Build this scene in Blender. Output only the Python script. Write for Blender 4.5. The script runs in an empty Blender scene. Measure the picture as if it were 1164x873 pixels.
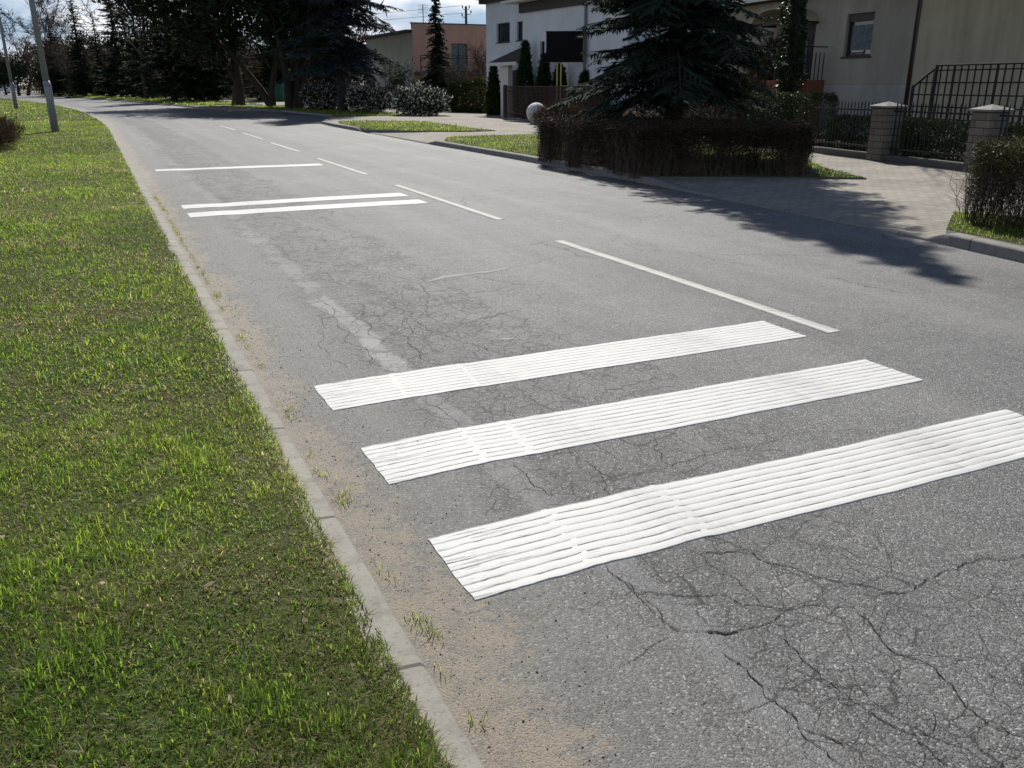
import bpy, math, random
import numpy as np
from mathutils import Vector, Matrix

random.seed(7)
RNG = np.random.default_rng(11)
scene = bpy.context.scene
COL = scene.collection
R = math.radians

# ------------------------------------------------------------------ camera
F_PX, CAM_H, HOR = 980.0, 1.61, 96.0
PITCH = math.atan((436.5 - HOR) / F_PX)
CP, SP = math.cos(PITCH), math.sin(PITCH)
cam_d = bpy.data.cameras.new('camera')
cam_d.sensor_width = 36
cam_d.lens = 36 * F_PX / 1164
cam_d.clip_start = 0.05
cam_d.clip_end = 3000
cam = bpy.data.objects.new('camera', cam_d)
cam.location = (0, 0, CAM_H)
cam.rotation_euler = (math.pi / 2 - PITCH, 0, 0)
COL.objects.link(cam)
scene.camera = cam


def ray(x, y):
    u, v = x - 582, 436.5 - y
    return u, F_PX * CP + v * SP, -F_PX * SP + v * CP


def G(x, y, z=0.0):
    """surveyed point: where the sight line of a photo point meets the level z"""
    dx, dy, dz = ray(x, y)
    t = (z - CAM_H) / dz
    return dx * t, dy * t


def AT(x, Y):
    """plan point at the range Y on the vertical sight plane of photo column x (taken at the horizon)"""
    dx, dy, dz = ray(x, HOR)
    return dx * Y / dy, Y


def ZAT(y, Y, x=582):
    dx, dy, dz = ray(x, y)
    return CAM_H + dz * Y / dy


def px_of(X, Y, Z):
    zc = Y * CP - (Z - CAM_H) * SP
    zc = np.maximum(zc, 0.05)
    return 582 + F_PX * X / zc, 436.5 - F_PX * (Y * SP + (Z - CAM_H) * CP) / zc


# ------------------------------------------------------------------ tagging
def tag(o, label=None, cat=None, group=None, kind=None):
    if label: o['label'] = label
    if cat: o['category'] = cat
    if group: o['group'] = group
    if kind: o['kind'] = kind
    return o


def thing(name, label, cat, loc=(0, 0, 0), rz=0.0, group=None):
    o = bpy.data.objects.new(name, None)
    o.empty_display_size = 0.2
    o.location = loc
    o.rotation_euler = (0, 0, rz)
    COL.objects.link(o)
    return tag(o, label, cat, group)


def copy_thing(src, loc, rz, label, scale=1.0, group=None):
    c = src.copy()
    COL.objects.link(c)
    c.location = loc
    c.rotation_euler = (0, 0, rz)
    c.scale = (scale, scale, scale) if not isinstance(scale, tuple) else scale
    c['label'] = label
    if group: c['group'] = group
    for ch in src.children:
        d = ch.copy()
        COL.objects.link(d)
        d.parent = c
        for gch in ch.children:
            e = gch.copy()
            COL.objects.link(e)
            e.parent = d
    return c


# ------------------------------------------------------------------ mesh helpers
def np_mesh(name, V, faces, mats, parent=None, smooth=False, attrs=None, uv=None, midx=None, loc=None):
    """faces: list of (n,k) int arrays"""
    V = np.asarray(V, dtype=np.float32).reshape(-1, 3)
    me = bpy.data.meshes.new(name)
    faces = [np.asarray(f, dtype=np.int32) for f in faces if len(f)]
    nl = sum(f.size for f in faces)
    nf = sum(len(f) for f in faces)
    me.vertices.add(len(V))
    me.vertices.foreach_set('co', V.ravel())
    me.loops.add(nl)
    loops = np.concatenate([f.ravel() for f in faces])
    me.loops.foreach_set('vertex_index', loops)
    me.polygons.add(nf)
    tot = np.concatenate([np.full(len(f), f.shape[1], np.int32) for f in faces])
    st = np.concatenate([[0], np.cumsum(tot)[:-1]]).astype(np.int32)
    me.polygons.foreach_set('loop_start', st)
    me.polygons.foreach_set('loop_total', tot)
    if smooth:
        me.polygons.foreach_set('use_smooth', np.ones(nf, bool))
    if midx is not None:
        me.polygons.foreach_set('material_index', np.asarray(midx, np.int32))
    if attrs:
        for k, a in attrs.items():
            at = me.attributes.new(k, 'FLOAT', 'FACE')
            at.data.foreach_set('value', np.asarray(a, np.float32))
    if uv is not None:
        l = me.uv_layers.new(name='road')
        l.data.foreach_set('uv', np.asarray(uv, np.float32)[loops].ravel())
    if not isinstance(mats, (list, tuple)): mats = [mats]
    for m in mats: me.materials.append(m)
    me.update(calc_edges=True)
    me.validate()
    o = bpy.data.objects.new(name, me)
    COL.objects.link(o)
    if parent: o.parent = parent
    if loc: o.location = loc
    return o


class MB:
    def __init__(self):
        self.v, self.f, self.m = [], [], []

    def face(self, pts, mi=0):
        n = len(self.v)
        self.v += [tuple(p) for p in pts]
        self.f.append(tuple(range(n, n + len(pts))))
        self.m.append(mi)

    def mesh(self, V, Fc, mi=0):
        n = len(self.v)
        self.v += [tuple(p) for p in V]
        for f in Fc:
            self.f.append(tuple(n + i for i in f))
            self.m.append(mi)

    def box(self, x0, x1, y0, y1, z0, z1, bev=0.0, mi=0):
        if bev <= 0:
            V = [(x0, y0, z0), (x1, y0, z0), (x1, y1, z0), (x0, y1, z0), (x0, y0, z1), (x1, y0, z1), (x1, y1, z1), (x0, y1, z1)]
            Fc = [(3, 2, 1, 0), (4, 5, 6, 7), (0, 1, 5, 4), (1, 2, 6, 5), (2, 3, 7, 6), (3, 0, 4, 7)]
            self.mesh(V, Fc, mi)
        else:
            b = min(bev, (x1 - x0) * .45, (y1 - y0) * .45, (z1 - z0) * .45)
            rings = []
            for z, i in ((z0, b), (z0 + b, 0), (z1 - b, 0), (z1, b)):
                xa, xb, ya, yb = x0 + i, x1 - i, y0 + i, y1 - i
                c = b
                rings.append([(xa + c, ya, z), (xb - c, ya, z), (xb, ya + c, z), (xb, yb - c, z), (xb - c, yb, z), (xa + c, yb, z), (xa, yb - c, z), (xa, ya + c, z)])
            V = [p for r in rings for p in r]
            Fc = [tuple(range(7, -1, -1)), tuple(range(24, 32))]
            for r in range(3):
                for k in range(8):
                    a, c2 = r * 8 + k, r * 8 + (k + 1) % 8
                    Fc.append((a, c2, c2 + 8, a + 8))
            self.mesh(V, Fc, mi)

    def tube(self, pts, r, n=8, mi=0, cap=True):
        pts = [Vector(p) for p in pts]
        if not isinstance(r, (list, tuple)): r = [r] * len(pts)
        rings = []
        for i, p in enumerate(pts):
            d = (pts[min(i + 1, len(pts) - 1)] - pts[max(i - 1, 0)])
            if d.length < 1e-9: d = Vector((0, 0, 1))
            d.normalize()
            up = Vector((0, 0, 1)) if abs(d.z) < .9 else Vector((1, 0, 0))
            a = d.cross(up).normalized()
            b = a.cross(d).normalized()
            rings.append([p + (a * math.cos(2 * math.pi * k / n) + b * math.sin(2 * math.pi * k / n)) * r[i] for k in range(n)])
        V = [q for ring in rings for q in ring]
        Fc = []
        for i in range(len(pts) - 1):
            for k in range(n):
                a0, a1 = i * n + k, i * n + (k + 1) % n
                Fc.append((a0, a0 + n, a1 + n, a1))
        if cap:
            Fc.append(tuple(range(n)))
            Fc.append(tuple(range((len(pts) - 1) * n + n - 1, (len(pts) - 1) * n - 1, -1)))
        self.mesh(V, Fc, mi)

    def prism(self, poly, y0, y1, mi=0):
        """polygon in x,z drawn through from y0 to y1"""
        n = len(poly)
        V = [(x, y0, z) for x, z in poly] + [(x, y1, z) for x, z in poly]
        Fc = [tuple(range(n)), tuple(range(2 * n - 1, n - 1, -1))]
        for k in range(n):
            Fc.append((k, k + n, (k + 1) % n + n, (k + 1) % n))
        self.mesh(V, Fc, mi)

    def lathe(self, prof, n=24, c=(0, 0, 0), mi=0):
        V, Fc = [], []
        for r, z in prof:
            for k in range(n):
                V.append((c[0] + r * math.cos(2 * math.pi * k / n), c[1] + r * math.sin(2 * math.pi * k / n), c[2] + z))
        for i in range(len(prof) - 1):
            for k in range(n):
                a0, a1 = i * n + k, i * n + (k + 1) % n
                Fc.append((a0, a1, a1 + n, a0 + n))
        Fc.append(tuple(range(n - 1, -1, -1)))
        Fc.append(tuple(range((len(prof) - 1) * n, len(prof) * n)))
        self.mesh(V, Fc, mi)

    def build(self, name, mats, parent=None, smooth=False, loc=None, rz=0):
        me = bpy.data.meshes.new(name)
        me.from_pydata(self.v, [], self.f)
        if not isinstance(mats, (list, tuple)): mats = [mats]
        for m in mats: me.materials.append(m)
        me.polygons.foreach_set('material_index', self.m)
        if smooth: me.polygons.foreach_set('use_smooth', [True] * len(me.polygons))
        me.update()
        o = bpy.data.objects.new(name, me)
        COL.objects.link(o)
        if parent: o.parent = parent
        if loc: o.location = loc
        if rz: o.rotation_euler = (0, 0, rz)
        return o


# ------------------------------------------------------------------ 2D value noise
_tab = np.random.default_rng(5).random((256, 256))


def vnoise(x, y):
    x = np.asarray(x, float); y = np.asarray(y, float)
    xi, yi = np.floor(x).astype(int), np.floor(y).astype(int)
    fx, fy = x - xi, y - yi
    fx = fx * fx * (3 - 2 * fx); fy = fy * fy * (3 - 2 * fy)
    g = lambda a, b: _tab[a % 256, b % 256]
    return (g(xi, yi) * (1 - fx) + g(xi + 1, yi) * fx) * (1 - fy) + (g(xi, yi + 1) * (1 - fx) + g(xi + 1, yi + 1) * fx) * fy


def fbm(x, y, o=3):
    s, a, n = 0, .5, 0
    for k in range(o):
        cc, ss = math.cos(.6 + 1.1 * k), math.sin(.6 + 1.1 * k)
        xx = (np.asarray(x) * cc - np.asarray(y) * ss) * 2 ** k; yy = (np.asarray(x) * ss + np.asarray(y) * cc) * 2 ** k
        s = s + a * vnoise(xx + 17.3 * k, yy + 5.1 * k); n += a; a *= .55
    return s / n


# ------------------------------------------------------------------ materials
def new_mat(name):
    m = bpy.data.materials.new(name)
    m.use_nodes = True
    nt = m.node_tree
    return m, nt, nt.nodes['Principled BSDF']


class NT:
    """tiny node-writing helper"""
    def __init__(self, nt):
        self.t = nt

    def n(self, typ, **kw):
        nd = self.t.nodes.new(typ)
        for k, v in kw.items():
            if k.startswith('i_'):
                nd.inputs[int(k[2:]) if k[2:].isdigit() else k[2:]].default_value = v
            else:
                setattr(nd, k, v)
        return nd

    def l(self, a, b):
        self.t.links.new(a, b)

    def math(self, op, a, b=None, c=None, clamp=False):
        nd = self.n('ShaderNodeMath', operation=op, use_clamp=clamp)
        for i, v in enumerate((a, b, c)):
            if v is None: continue
            if hasattr(v, 'is_output'): self.l(v, nd.inputs[i])
            else: nd.inputs[i].default_value = v
        return nd.outputs[0]

    def noise(self, vec, scale, detail=3, rough=.55, dist=0.0):
        nd = self.n('ShaderNodeTexNoise')
        nd.inputs['Scale'].default_value = scale
        nd.inputs['Detail'].default_value = detail
        nd.inputs['Roughness'].default_value = rough
        nd.inputs['Distortion'].default_value = dist
        if vec is not None: self.l(vec, nd.inputs['Vector'])
        return nd.outputs['Fac']

    def ramp(self, fac, stops, interp='LINEAR'):
        nd = self.n('ShaderNodeValToRGB')
        nd.color_ramp.interpolation = interp
        e = nd.color_ramp.elements
        while len(e) < len(stops): e.new(0.5)
        for el, (p, c) in zip(e, stops):
            el.position = p
            el.color = (c, c, c, 1) if not isinstance(c, (tuple, list)) else (c[0], c[1], c[2], 1)
        self.l(fac, nd.inputs[0])
        return nd.outputs[0]

    def mix(self, fac, a, b, blend='MIX'):
        nd = self.n('ShaderNodeMix', data_type='RGBA', blend_type=blend)
        for sock, v in ((nd.inputs[0], fac), (nd.inputs[6], a), (nd.inputs[7], b)):
            if hasattr(v, 'is_output'): self.l(v, sock)
            elif isinstance(v, (tuple, list)): sock.default_value = (v[0], v[1], v[2], 1)
            else: sock.default_value = v
        return nd.outputs[2]

    def step(self, v, lo, hi):
        nd = self.n('ShaderNodeMapRange', clamp=True)
        nd.inputs[1].default_value = lo; nd.inputs[2].default_value = hi
        nd.inputs[3].default_value = 0; nd.inputs[4].default_value = 1
        self.l(v, nd.inputs[0])
        return nd.outputs[0]

    def bump(self, h, strength, dist, bsdf=None):
        nd = self.n('ShaderNodeBump')
        nd.inputs['Strength'].default_value = strength
        nd.inputs['Distance'].default_value = dist
        self.l(h, nd.inputs['Height'])
        if bsdf: self.l(nd.outputs[0], bsdf.inputs['Normal'])
        return nd.outputs[0]


def plain(name, c, rough=.7, var=.25, scale=3.0, metal=0.0, fine=40.0, bump=.15, bdist=.005, spec=.4):
    m, nt, b = new_mat(name)
    N = NT(nt)
    tc = N.n('ShaderNodeTexCoord').outputs['Object']
    n1 = N.noise(tc, scale, 5, .6)
    n2 = N.noise(tc, fine, 3, .6)
    f = N.math('MULTIPLY_ADD', N.math('SUBTRACT', n1, .5), var * 2.2, 1.0)
    f2 = N.math('MULTIPLY_ADD', N.math('SUBTRACT', n2, .5), var * 1.0, 1.0)
    k = N.math('MULTIPLY', f, f2)
    col = N.n('ShaderNodeVectorMath', operation='SCALE')
    col.inputs[0].default_value = c
    N.l(k, col.inputs['Scale'])
    N.l(col.outputs[0], b.inputs['Base Color'])
    b.inputs['Roughness'].default_value = rough
    b.inputs['Metallic'].default_value = metal
    b.inputs['Specular IOR Level'].default_value = spec
    if bump: N.bump(n2, bump, bdist, b)
    return m


def leaf_mat(name, c1, c2, transl=.25, rough=.75, c3=None, p3=.9, spec=.12):
    m, nt, b = new_mat(name)
    N = NT(nt)
    at = N.n('ShaderNodeAttribute', attribute_name='rnd').outputs['Fac']
    stops = [(0, c1), (p3 - .02 if c3 else 1, c2)] + ([(p3, c3)] if c3 else [])
    col = N.ramp(at, stops)
    N.l(col, b.inputs['Base Color'])
    b.inputs['Roughness'].default_value = rough
    b.inputs['Specular IOR Level'].default_value = spec
    if transl > 0:
        tr = N.n('ShaderNodeBsdfTranslucent')
        N.l(col, tr.inputs['Color'])
        mx = N.n('ShaderNodeMixShader')
        mx.inputs[0].default_value = transl
        N.l(b.outputs[0], mx.inputs[1]); N.l(tr.outputs[0], mx.inputs[2])
        out = [n for n in nt.nodes if n.type == 'OUTPUT_MATERIAL'][0]
        N.l(mx.outputs[0], out.inputs['Surface'])
    return m


def asphalt_mat():
    m, nt, b = new_mat('asphalt')
    N = NT(nt)
    uv = N.n('ShaderNodeUVMap', uv_map='road').outputs[0]
    sep = N.n('ShaderNodeSeparateXYZ'); N.l(uv, sep.inputs[0])
    t, s = sep.outputs[0], sep.outputs[1]
    # aggregate
    big = N.noise(uv, .55, 4, .6)
    mid = N.noise(uv, 4.0, 4, .65)
    vor = N.n('ShaderNodeTexVoronoi', feature='F1'); vor.inputs['Scale'].default_value = 165
    N.l(uv, vor.inputs['Vector'])
    vs = N.n('ShaderNodeSeparateColor'); N.l(vor.outputs['Color'], vs.inputs[0])
    grain = vs.outputs[0]
    fine = N.noise(uv, 260, 2, .7)
    # long streaks that follow the traffic
    mp = N.n('ShaderNodeMapping'); mp.inputs['Scale'].default_value = (1.5, .05, 1); N.l(uv, mp.inputs[0])
    streak = N.noise(mp.outputs[0], 1.0, 4, .6)
    base = N.math('MULTIPLY_ADD', N.math('SUBTRACT', big, .5), .10, .088)
    base = N.math('ADD', base, N.math('MULTIPLY', N.math('SUBTRACT', mid, .5), .09))
    base = N.math('ADD', base, N.math('MULTIPLY', N.math('SUBTRACT', streak, .5), .15))
    # the driven lane wheel paths are polished darker, the worn first lane coarser
    g = N.math('MULTIPLY', N.math('SUBTRACT', N.step(grain, .0, 1.0), .5), .15)
    g2 = N.math('MULTIPLY', N.math('SUBTRACT', fine, .5), .20)
    spark = N.math('MULTIPLY', N.step(grain, .90, 1.0), .17)
    val = N.math('ADD', N.math('ADD', base, g), N.math('ADD', g2, spark))
    val = N.math('MAXIMUM', val, .025)
    cc = N.n('ShaderNodeCombineColor')
    N.l(N.math('MULTIPLY', val, 1.0), cc.inputs[0]); N.l(val, cc.inputs[1]); N.l(N.math('MULTIPLY', val, .98), cc.inputs[2])
    col = cc.outputs[0]
    # brownish tint in broad lanes
    tint = N.step(streak, .5, .75)
    col = N.mix(N.math('MULTIPLY', tint, .35), col, (.155, .14, .118), 'MIX')
    # sealed longitudinal joint
    wob = N.math('MULTIPLY', N.math('SUBTRACT', N.noise(uv, 1.3, 3, .6), .5), .32)
    tj = N.math('ABSOLUTE', N.math('SUBTRACT', N.math('ADD', t, wob), 1.47))
    joint = N.math('SUBTRACT', 1.0, N.step(tj, .055, .095))
    jn = N.step(N.noise(uv, 1.9, 4, .6), .36, .5)
    joint = N.math('MULTIPLY', N.math('MULTIPLY', joint, jn), N.math('MULTIPLY_ADD', N.math('MULTIPLY', N.step(s, 4.3, 5.0), N.math('SUBTRACT', 1.0, N.step(s, 6.3, 7.4))), .5, .5))
    jcol = N.mix(N.noise(uv, 60, 3, .6), (.078, .083, .093), (.122, .129, .142))
    col = N.mix(N.math('MULTIPLY', joint, .75), col, jcol)
    # alligator cracking in the first wheel path
    dn = N.n('ShaderNodeTexNoise'); dn.inputs['Scale'].default_value = 7; dn.inputs['Detail'].default_value = 5
    dn.inputs['Roughness'].default_value = .65; N.l(uv, dn.inputs['Vector'])
    off = N.n('ShaderNodeVectorMath', operation='MULTIPLY_ADD')
    off.inputs[1].default_value = (.10, .10, 0); N.l(dn.outputs['Color'], off.inputs[0]); N.l(uv, off.inputs[2])
    tn = N.math('ADD', t, N.math('MULTIPLY', N.math('SUBTRACT', N.noise(uv, .8, 4, .6), .5), 1.5))
    z1 = N.math('SUBTRACT', 1.0, N.step(N.math('ABSOLUTE', N.math('SUBTRACT', tn, 2.0)), .45, .85))
    patchy = N.step(N.noise(uv, 1.1, 3, .6), .34, .48)
    zone = N.math('MULTIPLY', z1, patchy)
    cr = None
    for sc, w, zm in ((9.0, .0115, zone), (3.2, .0055, z1), (17.0, .024, N.math('MULTIPLY', N.math('MULTIPLY', zone, N.step(s, 2.6, 3.2)), N.step(N.noise(uv, 2.3, 3), .5, .6)))):
        v = N.n('ShaderNodeTexVoronoi', feature='DISTANCE_TO_EDGE'); v.inputs['Scale'].default_value = sc
        N.l(off.outputs[0], v.inputs['Vector'])
        wv = N.math('MULTIPLY', N.math('MULTIPLY', N.noise(uv, 6.0, 3, .6), 2.0 * w), N.math('MULTIPLY_ADD', N.step(s, 2.4, 6.0), 1.2, 1.0))
        edge = N.math('LESS_THAN', v.outputs['Distance'], wv)
        e = N.math('MULTIPLY', edge, N.math('GREATER_THAN', zm, .45))
        cr = e if cr is None else N.math('MAXIMUM', cr, e)
    # a few long wandering cracks over the whole carriageway
    v = N.n('ShaderNodeTexVoronoi', feature='DISTANCE_TO_EDGE'); v.inputs['Scale'].default_value = .42
    off2 = N.n('ShaderNodeVectorMath', operation='MULTIPLY_ADD'); off2.inputs[1].default_value = (.55, .55, 0)
    dn2 = N.n('ShaderNodeTexNoise'); dn2.inputs['Scale'].default_value = 1.7; dn2.inputs['Detail'].default_value = 8
    dn2.inputs['Roughness'].default_value = .62; N.l(uv, dn2.inputs['Vector'])
    N.l(dn2.outputs['Color'], off2.inputs[0]); N.l(uv, off2.inputs[2]); N.l(off2.outputs[0], v.inputs['Vector'])
    longc = N.math('MULTIPLY', N.math('LESS_THAN', v.outputs['Distance'], .0022), N.step(N.noise(uv, .6, 2), .50, .56))
    longc = N.math('MULTIPLY', longc, N.math('GREATER_THAN', t, 1.2))
    cr = N.math('MAXIMUM', cr, longc)
    # edges of the cracked plates crumble darker
    v3 = N.n('ShaderNodeTexVoronoi', feature='F1'); v3.inputs['Scale'].default_value = 9.0; N.l(off.outputs[0], v3.inputs['Vector'])
    v3c = N.n('ShaderNodeSeparateColor'); N.l(v3.outputs['Color'], v3c.inputs[0])
    col = N.mix(N.math('MULTIPLY', N.math('MULTIPLY', zone, v3c.outputs[0]), .22), col, (.055, .055, .058))
    col = N.mix(N.math('MULTIPLY', cr, .97), col, (.008, .0075, .007))
    # drifted sand along the gutter
    sn = N.noise(uv, 1.5, 5, .65)
    sn2 = N.noise(uv, 18, 4, .7)
    edge = N.math('ADD', t, N.math('ADD', N.math('MULTIPLY', N.math('SUBTRACT', sn, .5), -.95), N.math('MULTIPLY', N.math('SUBTRACT', sn2, .5), -.8)))
    sand = N.math('SUBTRACT', 1.0, N.step(edge, .80, .89))
    sgr = N.noise(uv, 190, 3, .75)
    scol = N.ramp(sgr, [(.25, (.09, .069, .045)), (.5, (.25, .20, .132)), (.8, (.46, .385, .28))])
    col = N.mix(N.math('MULTIPLY', sand, N.math('MULTIPLY', N.step(N.noise(uv, 75, 4, .75), .32, .52), N.math('MULTIPLY_ADD', N.step(N.noise(uv, 8, 4, .7), .38, .55), .6, .4))), col, scol)
    # dust film outwards from the gutter
    dust = N.math('MULTIPLY', N.math('SUBTRACT', 1.0, N.step(edge, .95, 1.55)), .38)
    col = N.mix(dust, col, (.165, .148, .120))
    # pale dried wash streaks
    N.l(col, b.inputs['Base Color'])
    rgh = N.math('SUBTRACT', .655, N.math('MULTIPLY', joint, .10))
    N.l(rgh, b.inputs['Roughness'])
    b.inputs['Specular IOR Level'].default_value = .5
    h = N.math('ADD', N.math('MULTIPLY', vor.outputs['Distance'], -1.2), N.math('MULTIPLY', fine, .7))
    h = N.math('MULTIPLY', h, N.math('SUBTRACT', 1.0, N.math('MULTIPLY', joint, .75)))
    h = N.math('SUBTRACT', h, N.math('MULTIPLY', cr, 2.0))
    N.bump(h, .55, .005, b)
    return m


def paint_mat(name, c=(.74, .74, .72), wear=.5):
    m, nt, b = new_mat(name)
    N = NT(nt)
    tc = N.n('ShaderNodeTexCoord').outputs['Object']
    n1 = N.noise(tc, 3.0, 5, .6)
    mp = N.n('ShaderNodeMapping'); mp.inputs['Scale'].default_value = (2.5, 38, 1); N.l(tc, mp.inputs[0])
    n2 = N.noise(mp.outputs[0], 1.0, 5, .7)
    n3 = N.noise(tc, 170, 2, .6)
    f = N.math('MULTIPLY_ADD', N.math('SUBTRACT', n1, .5), .22, 1.0)
    f = N.math('MULTIPLY', f, N.math('MULTIPLY_ADD', N.math('SUBTRACT', n3, .5), .30, 1.0))
    sc = N.n('ShaderNodeVectorMath', operation='SCALE'); sc.inputs[0].default_value = c
    N.l(f, sc.inputs['Scale'])
    # scuffs: dirtier and more broken at the gutter end (low local x)
    sep = N.n('ShaderNodeSeparateXYZ'); N.l(tc, sep.inputs[0])
    near = N.math('SUBTRACT', 1.0, N.step(sep.outputs[0], .1, .95))
    thr = N.math('SUBTRACT', .69, N.math('MULTIPLY', near, .115))
    sc1 = N.math('GREATER_THAN', n2, thr)
    spots = N.math('GREATER_THAN', N.noise(tc, 34, 3, .6), .745)
    k = N.math('MAXIMUM', N.math('MULTIPLY', sc1, .75), N.math('MULTIPLY', spots, .6))
    col = N.mix(N.math('MULTIPLY', k, wear), sc.outputs[0], (.10, .095, .085))
    grime = N.step(N.noise(tc, 1.4, 5, .65), .50, .68)
    col = N.mix(N.math('MULTIPLY', grime, .34), col, (.42, .405, .365))
    wx = N.math('ADD', sep.outputs[0], N.math('MULTIPLY', N.math('SUBTRACT', n1, .5), .5))
    tyre = N.math('ADD', N.math('SUBTRACT', 1.0, N.step(N.math('ABSOLUTE', N.math('SUBTRACT', wx, .95)), .05, .32)), N.math('SUBTRACT', 1.0, N.step(N.math('ABSOLUTE', N.math('SUBTRACT', wx, 2.45)), .05, .32)))
    mp2 = N.n('ShaderNodeMapping'); mp2.inputs['Scale'].default_value = (26, 3.5, 1); N.l(tc, mp2.inputs[0])
    tyre = N.math('MULTIPLY', tyre, N.step(N.noise(mp2.outputs[0], 1.0, 5, .7), .36, .66))
    col = N.mix(N.math('MULTIPLY', tyre, .30), col, (.22, .215, .205))
    fleck = N.math('GREATER_THAN', N.noise(tc, 95, 3, .65), .69)
    col = N.mix(N.math('MULTIPLY', fleck, .5), col, (.16, .155, .145))
    N.l(col, b.inputs['Base Color'])
    b.inputs['Roughness'].default_value = .62
    b.inputs['Specular IOR Level'].default_value = .4
    N.bump(n3, .25, .003, b)
    return m


def concrete_mat(name, c=(.34, .33, .30), joint=1.0):
    m, nt, b = new_mat(name)
    N = NT(nt)
    uv = N.n('ShaderNodeUVMap', uv_map='road').outputs[0]
    sep = N.n('ShaderNodeSeparateXYZ'); N.l(uv, sep.inputs[0])
    n1 = N.noise(uv, 2.2, 5, .65)
    n2 = N.noise(uv, 120, 3, .7)
    n3 = N.noise(uv, 14, 4, .6)
    f = N.math('MULTIPLY', N.math('MULTIPLY_ADD', N.math('SUBTRACT', n1, .5), .55, 1.0), N.math('MULTIPLY_ADD', N.math('SUBTRACT', n2, .5), .5, 1.0))
    f = N.math('MULTIPLY', f, N.math('MULTIPLY_ADD', N.math('SUBTRACT', n3, .5), .3, 1.0))
    sc = N.n('ShaderNodeVectorMath', operation='SCALE'); sc.inputs[0].default_value = c
    N.l(f, sc.inputs['Scale'])
    stain = N.step(N.noise(uv, 5.0, 6, .7), .50, .66)
    grit = N.math('GREATER_THAN', N.noise(uv, 55, 4, .7), .585)
    fr = N.math('FRACT', N.math('ADD', N.math('DIVIDE', sep.outputs[1], joint), N.math('MULTIPLY', n3, .008)))
    j = N.math('LESS_THAN', fr, .017 / joint)
    col = N.mix(N.math('MULTIPLY', stain, .55), sc.outputs[0], (.095, .083, .062))
    col = N.mix(N.math('MULTIPLY', grit, .35), col, (.06, .05, .038))
    col = N.mix(N.math('MULTIPLY', j, .8), col, (.03, .028, .024))
    N.l(col, b.inputs['Base Color'])
    b.inputs['Roughness'].default_value = .85
    N.bump(N.math('SUBTRACT', n2, j), .3, .004, b)
    return m


def paver_mat():
    m, nt, b = new_mat('block_paving')
    N = NT(nt)
    uv = N.n('ShaderNodeUVMap', uv_map='road').outputs[0]
    br = N.n('ShaderNodeTexBrick')
    br.inputs['Scale'].default_value = 1.0
    br.inputs['Brick Width'].default_value = .20
    br.inputs['Row Height'].default_value = .10
    br.inputs['Mortar Size'].default_value = .006
    br.inputs['Color1'].default_value = (.27, .24, .20, 1)
    br.inputs['Color2'].default_value = (.20, .178, .148, 1)
    br.inputs['Mortar'].default_value = (.085, .08, .07, 1)
    N.l(uv, br.inputs['Vector'])
    n1 = N.noise(uv, .7, 5, .65)
    n2 = N.noise(uv, 45, 3, .7)
    f = N.math('MULTIPLY', N.math('MULTIPLY_ADD', N.math('SUBTRACT', n1, .5), 1.3, 1.0), N.math('MULTIPLY_ADD', N.math('SUBTRACT', n2, .5), .9, 1.0))
    sc = N.n('ShaderNodeVectorMath', operation='SCALE'); N.l(br.outputs['Color'], sc.inputs[0]); N.l(f, sc.inputs['Scale'])
    N.l(sc.outputs[0], b.inputs['Base Color'])
    b.inputs['Roughness'].default_value = .85
    N.bump(N.math('MULTIPLY', br.outputs['Fac'], -1.0), .4, .006, b)
    return m


def soil_mat(name, c1=(.030, .034, .012), c2=(.12, .10, .055), c3=(.050, .070, .018)):
    m, nt, b = new_mat(name)
    N = NT(nt)
    tc = N.n('ShaderNodeTexCoord').outputs['Object']
    n1 = N.noise(tc, 1.3, 5, .6)
    n2 = N.noise(tc, 22, 5, .7)
    n3 = N.noise(tc, 120, 3, .7)
    col = N.mix(N.step(n2, .35, .65), c1, c2)
    col = N.mix(N.step(n1, .42, .6), col, c3)
    sc = N.n('ShaderNodeVectorMath', operation='SCALE'); N.l(col, sc.inputs[0])
    N.l(N.math('MULTIPLY_ADD', N.math('SUBTRACT', n3, .5), 1.3, 1.0), sc.inputs['Scale'])
    N.l(sc.outputs[0], b.inputs['Base Color'])
    b.inputs['Roughness'].default_value = .95
    b.inputs['Specular IOR Level'].default_value = .1
    N.bump(N.math('ADD', n2, N.math('MULTIPLY', n3, .5)), .6, .02, b)
    return m


def grass_mat():
    m, nt, b = new_mat('grass_blades')
    N = NT(nt)
    rnd = N.n('ShaderNodeAttribute', attribute_name='rnd').outputs['Fac']
    dry = N.n('ShaderNodeAttribute', attribute_name='dry').outputs['Fac']
    g = N.ramp(rnd, [(0, (.040, .088, .012)), (.4, (.094, .178, .016)), (.75, (.160, .255, .022)), (1, (.25, .31, .045))])
    d = N.ramp(rnd, [(0, (.13, .10, .05)), (.6, (.30, .245, .14)), (1, (.50, .44, .29))])
    col = N.mix(dry, g, d)
    N.l(col, b.inputs['Base Color'])
    b.inputs['Roughness'].default_value = .5
    b.inputs['Specular IOR Level'].default_value = .35
    tr = N.n('ShaderNodeBsdfTranslucent'); N.l(N.mix(1.0, col, (2.1, 2.1, 1.4), 'MULTIPLY'), tr.inputs['Color'])
    mx = N.n('ShaderNodeMixShader'); mx.inputs[0].default_value = .55
    N.l(b.outputs[0], mx.inputs[1]); N.l(tr.outputs[0], mx.inputs[2])
    out = [n for n in nt.nodes if n.type == 'OUTPUT_MATERIAL'][0]
    N.l(mx.outputs[0], out.inputs['Surface'])
    return m


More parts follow.
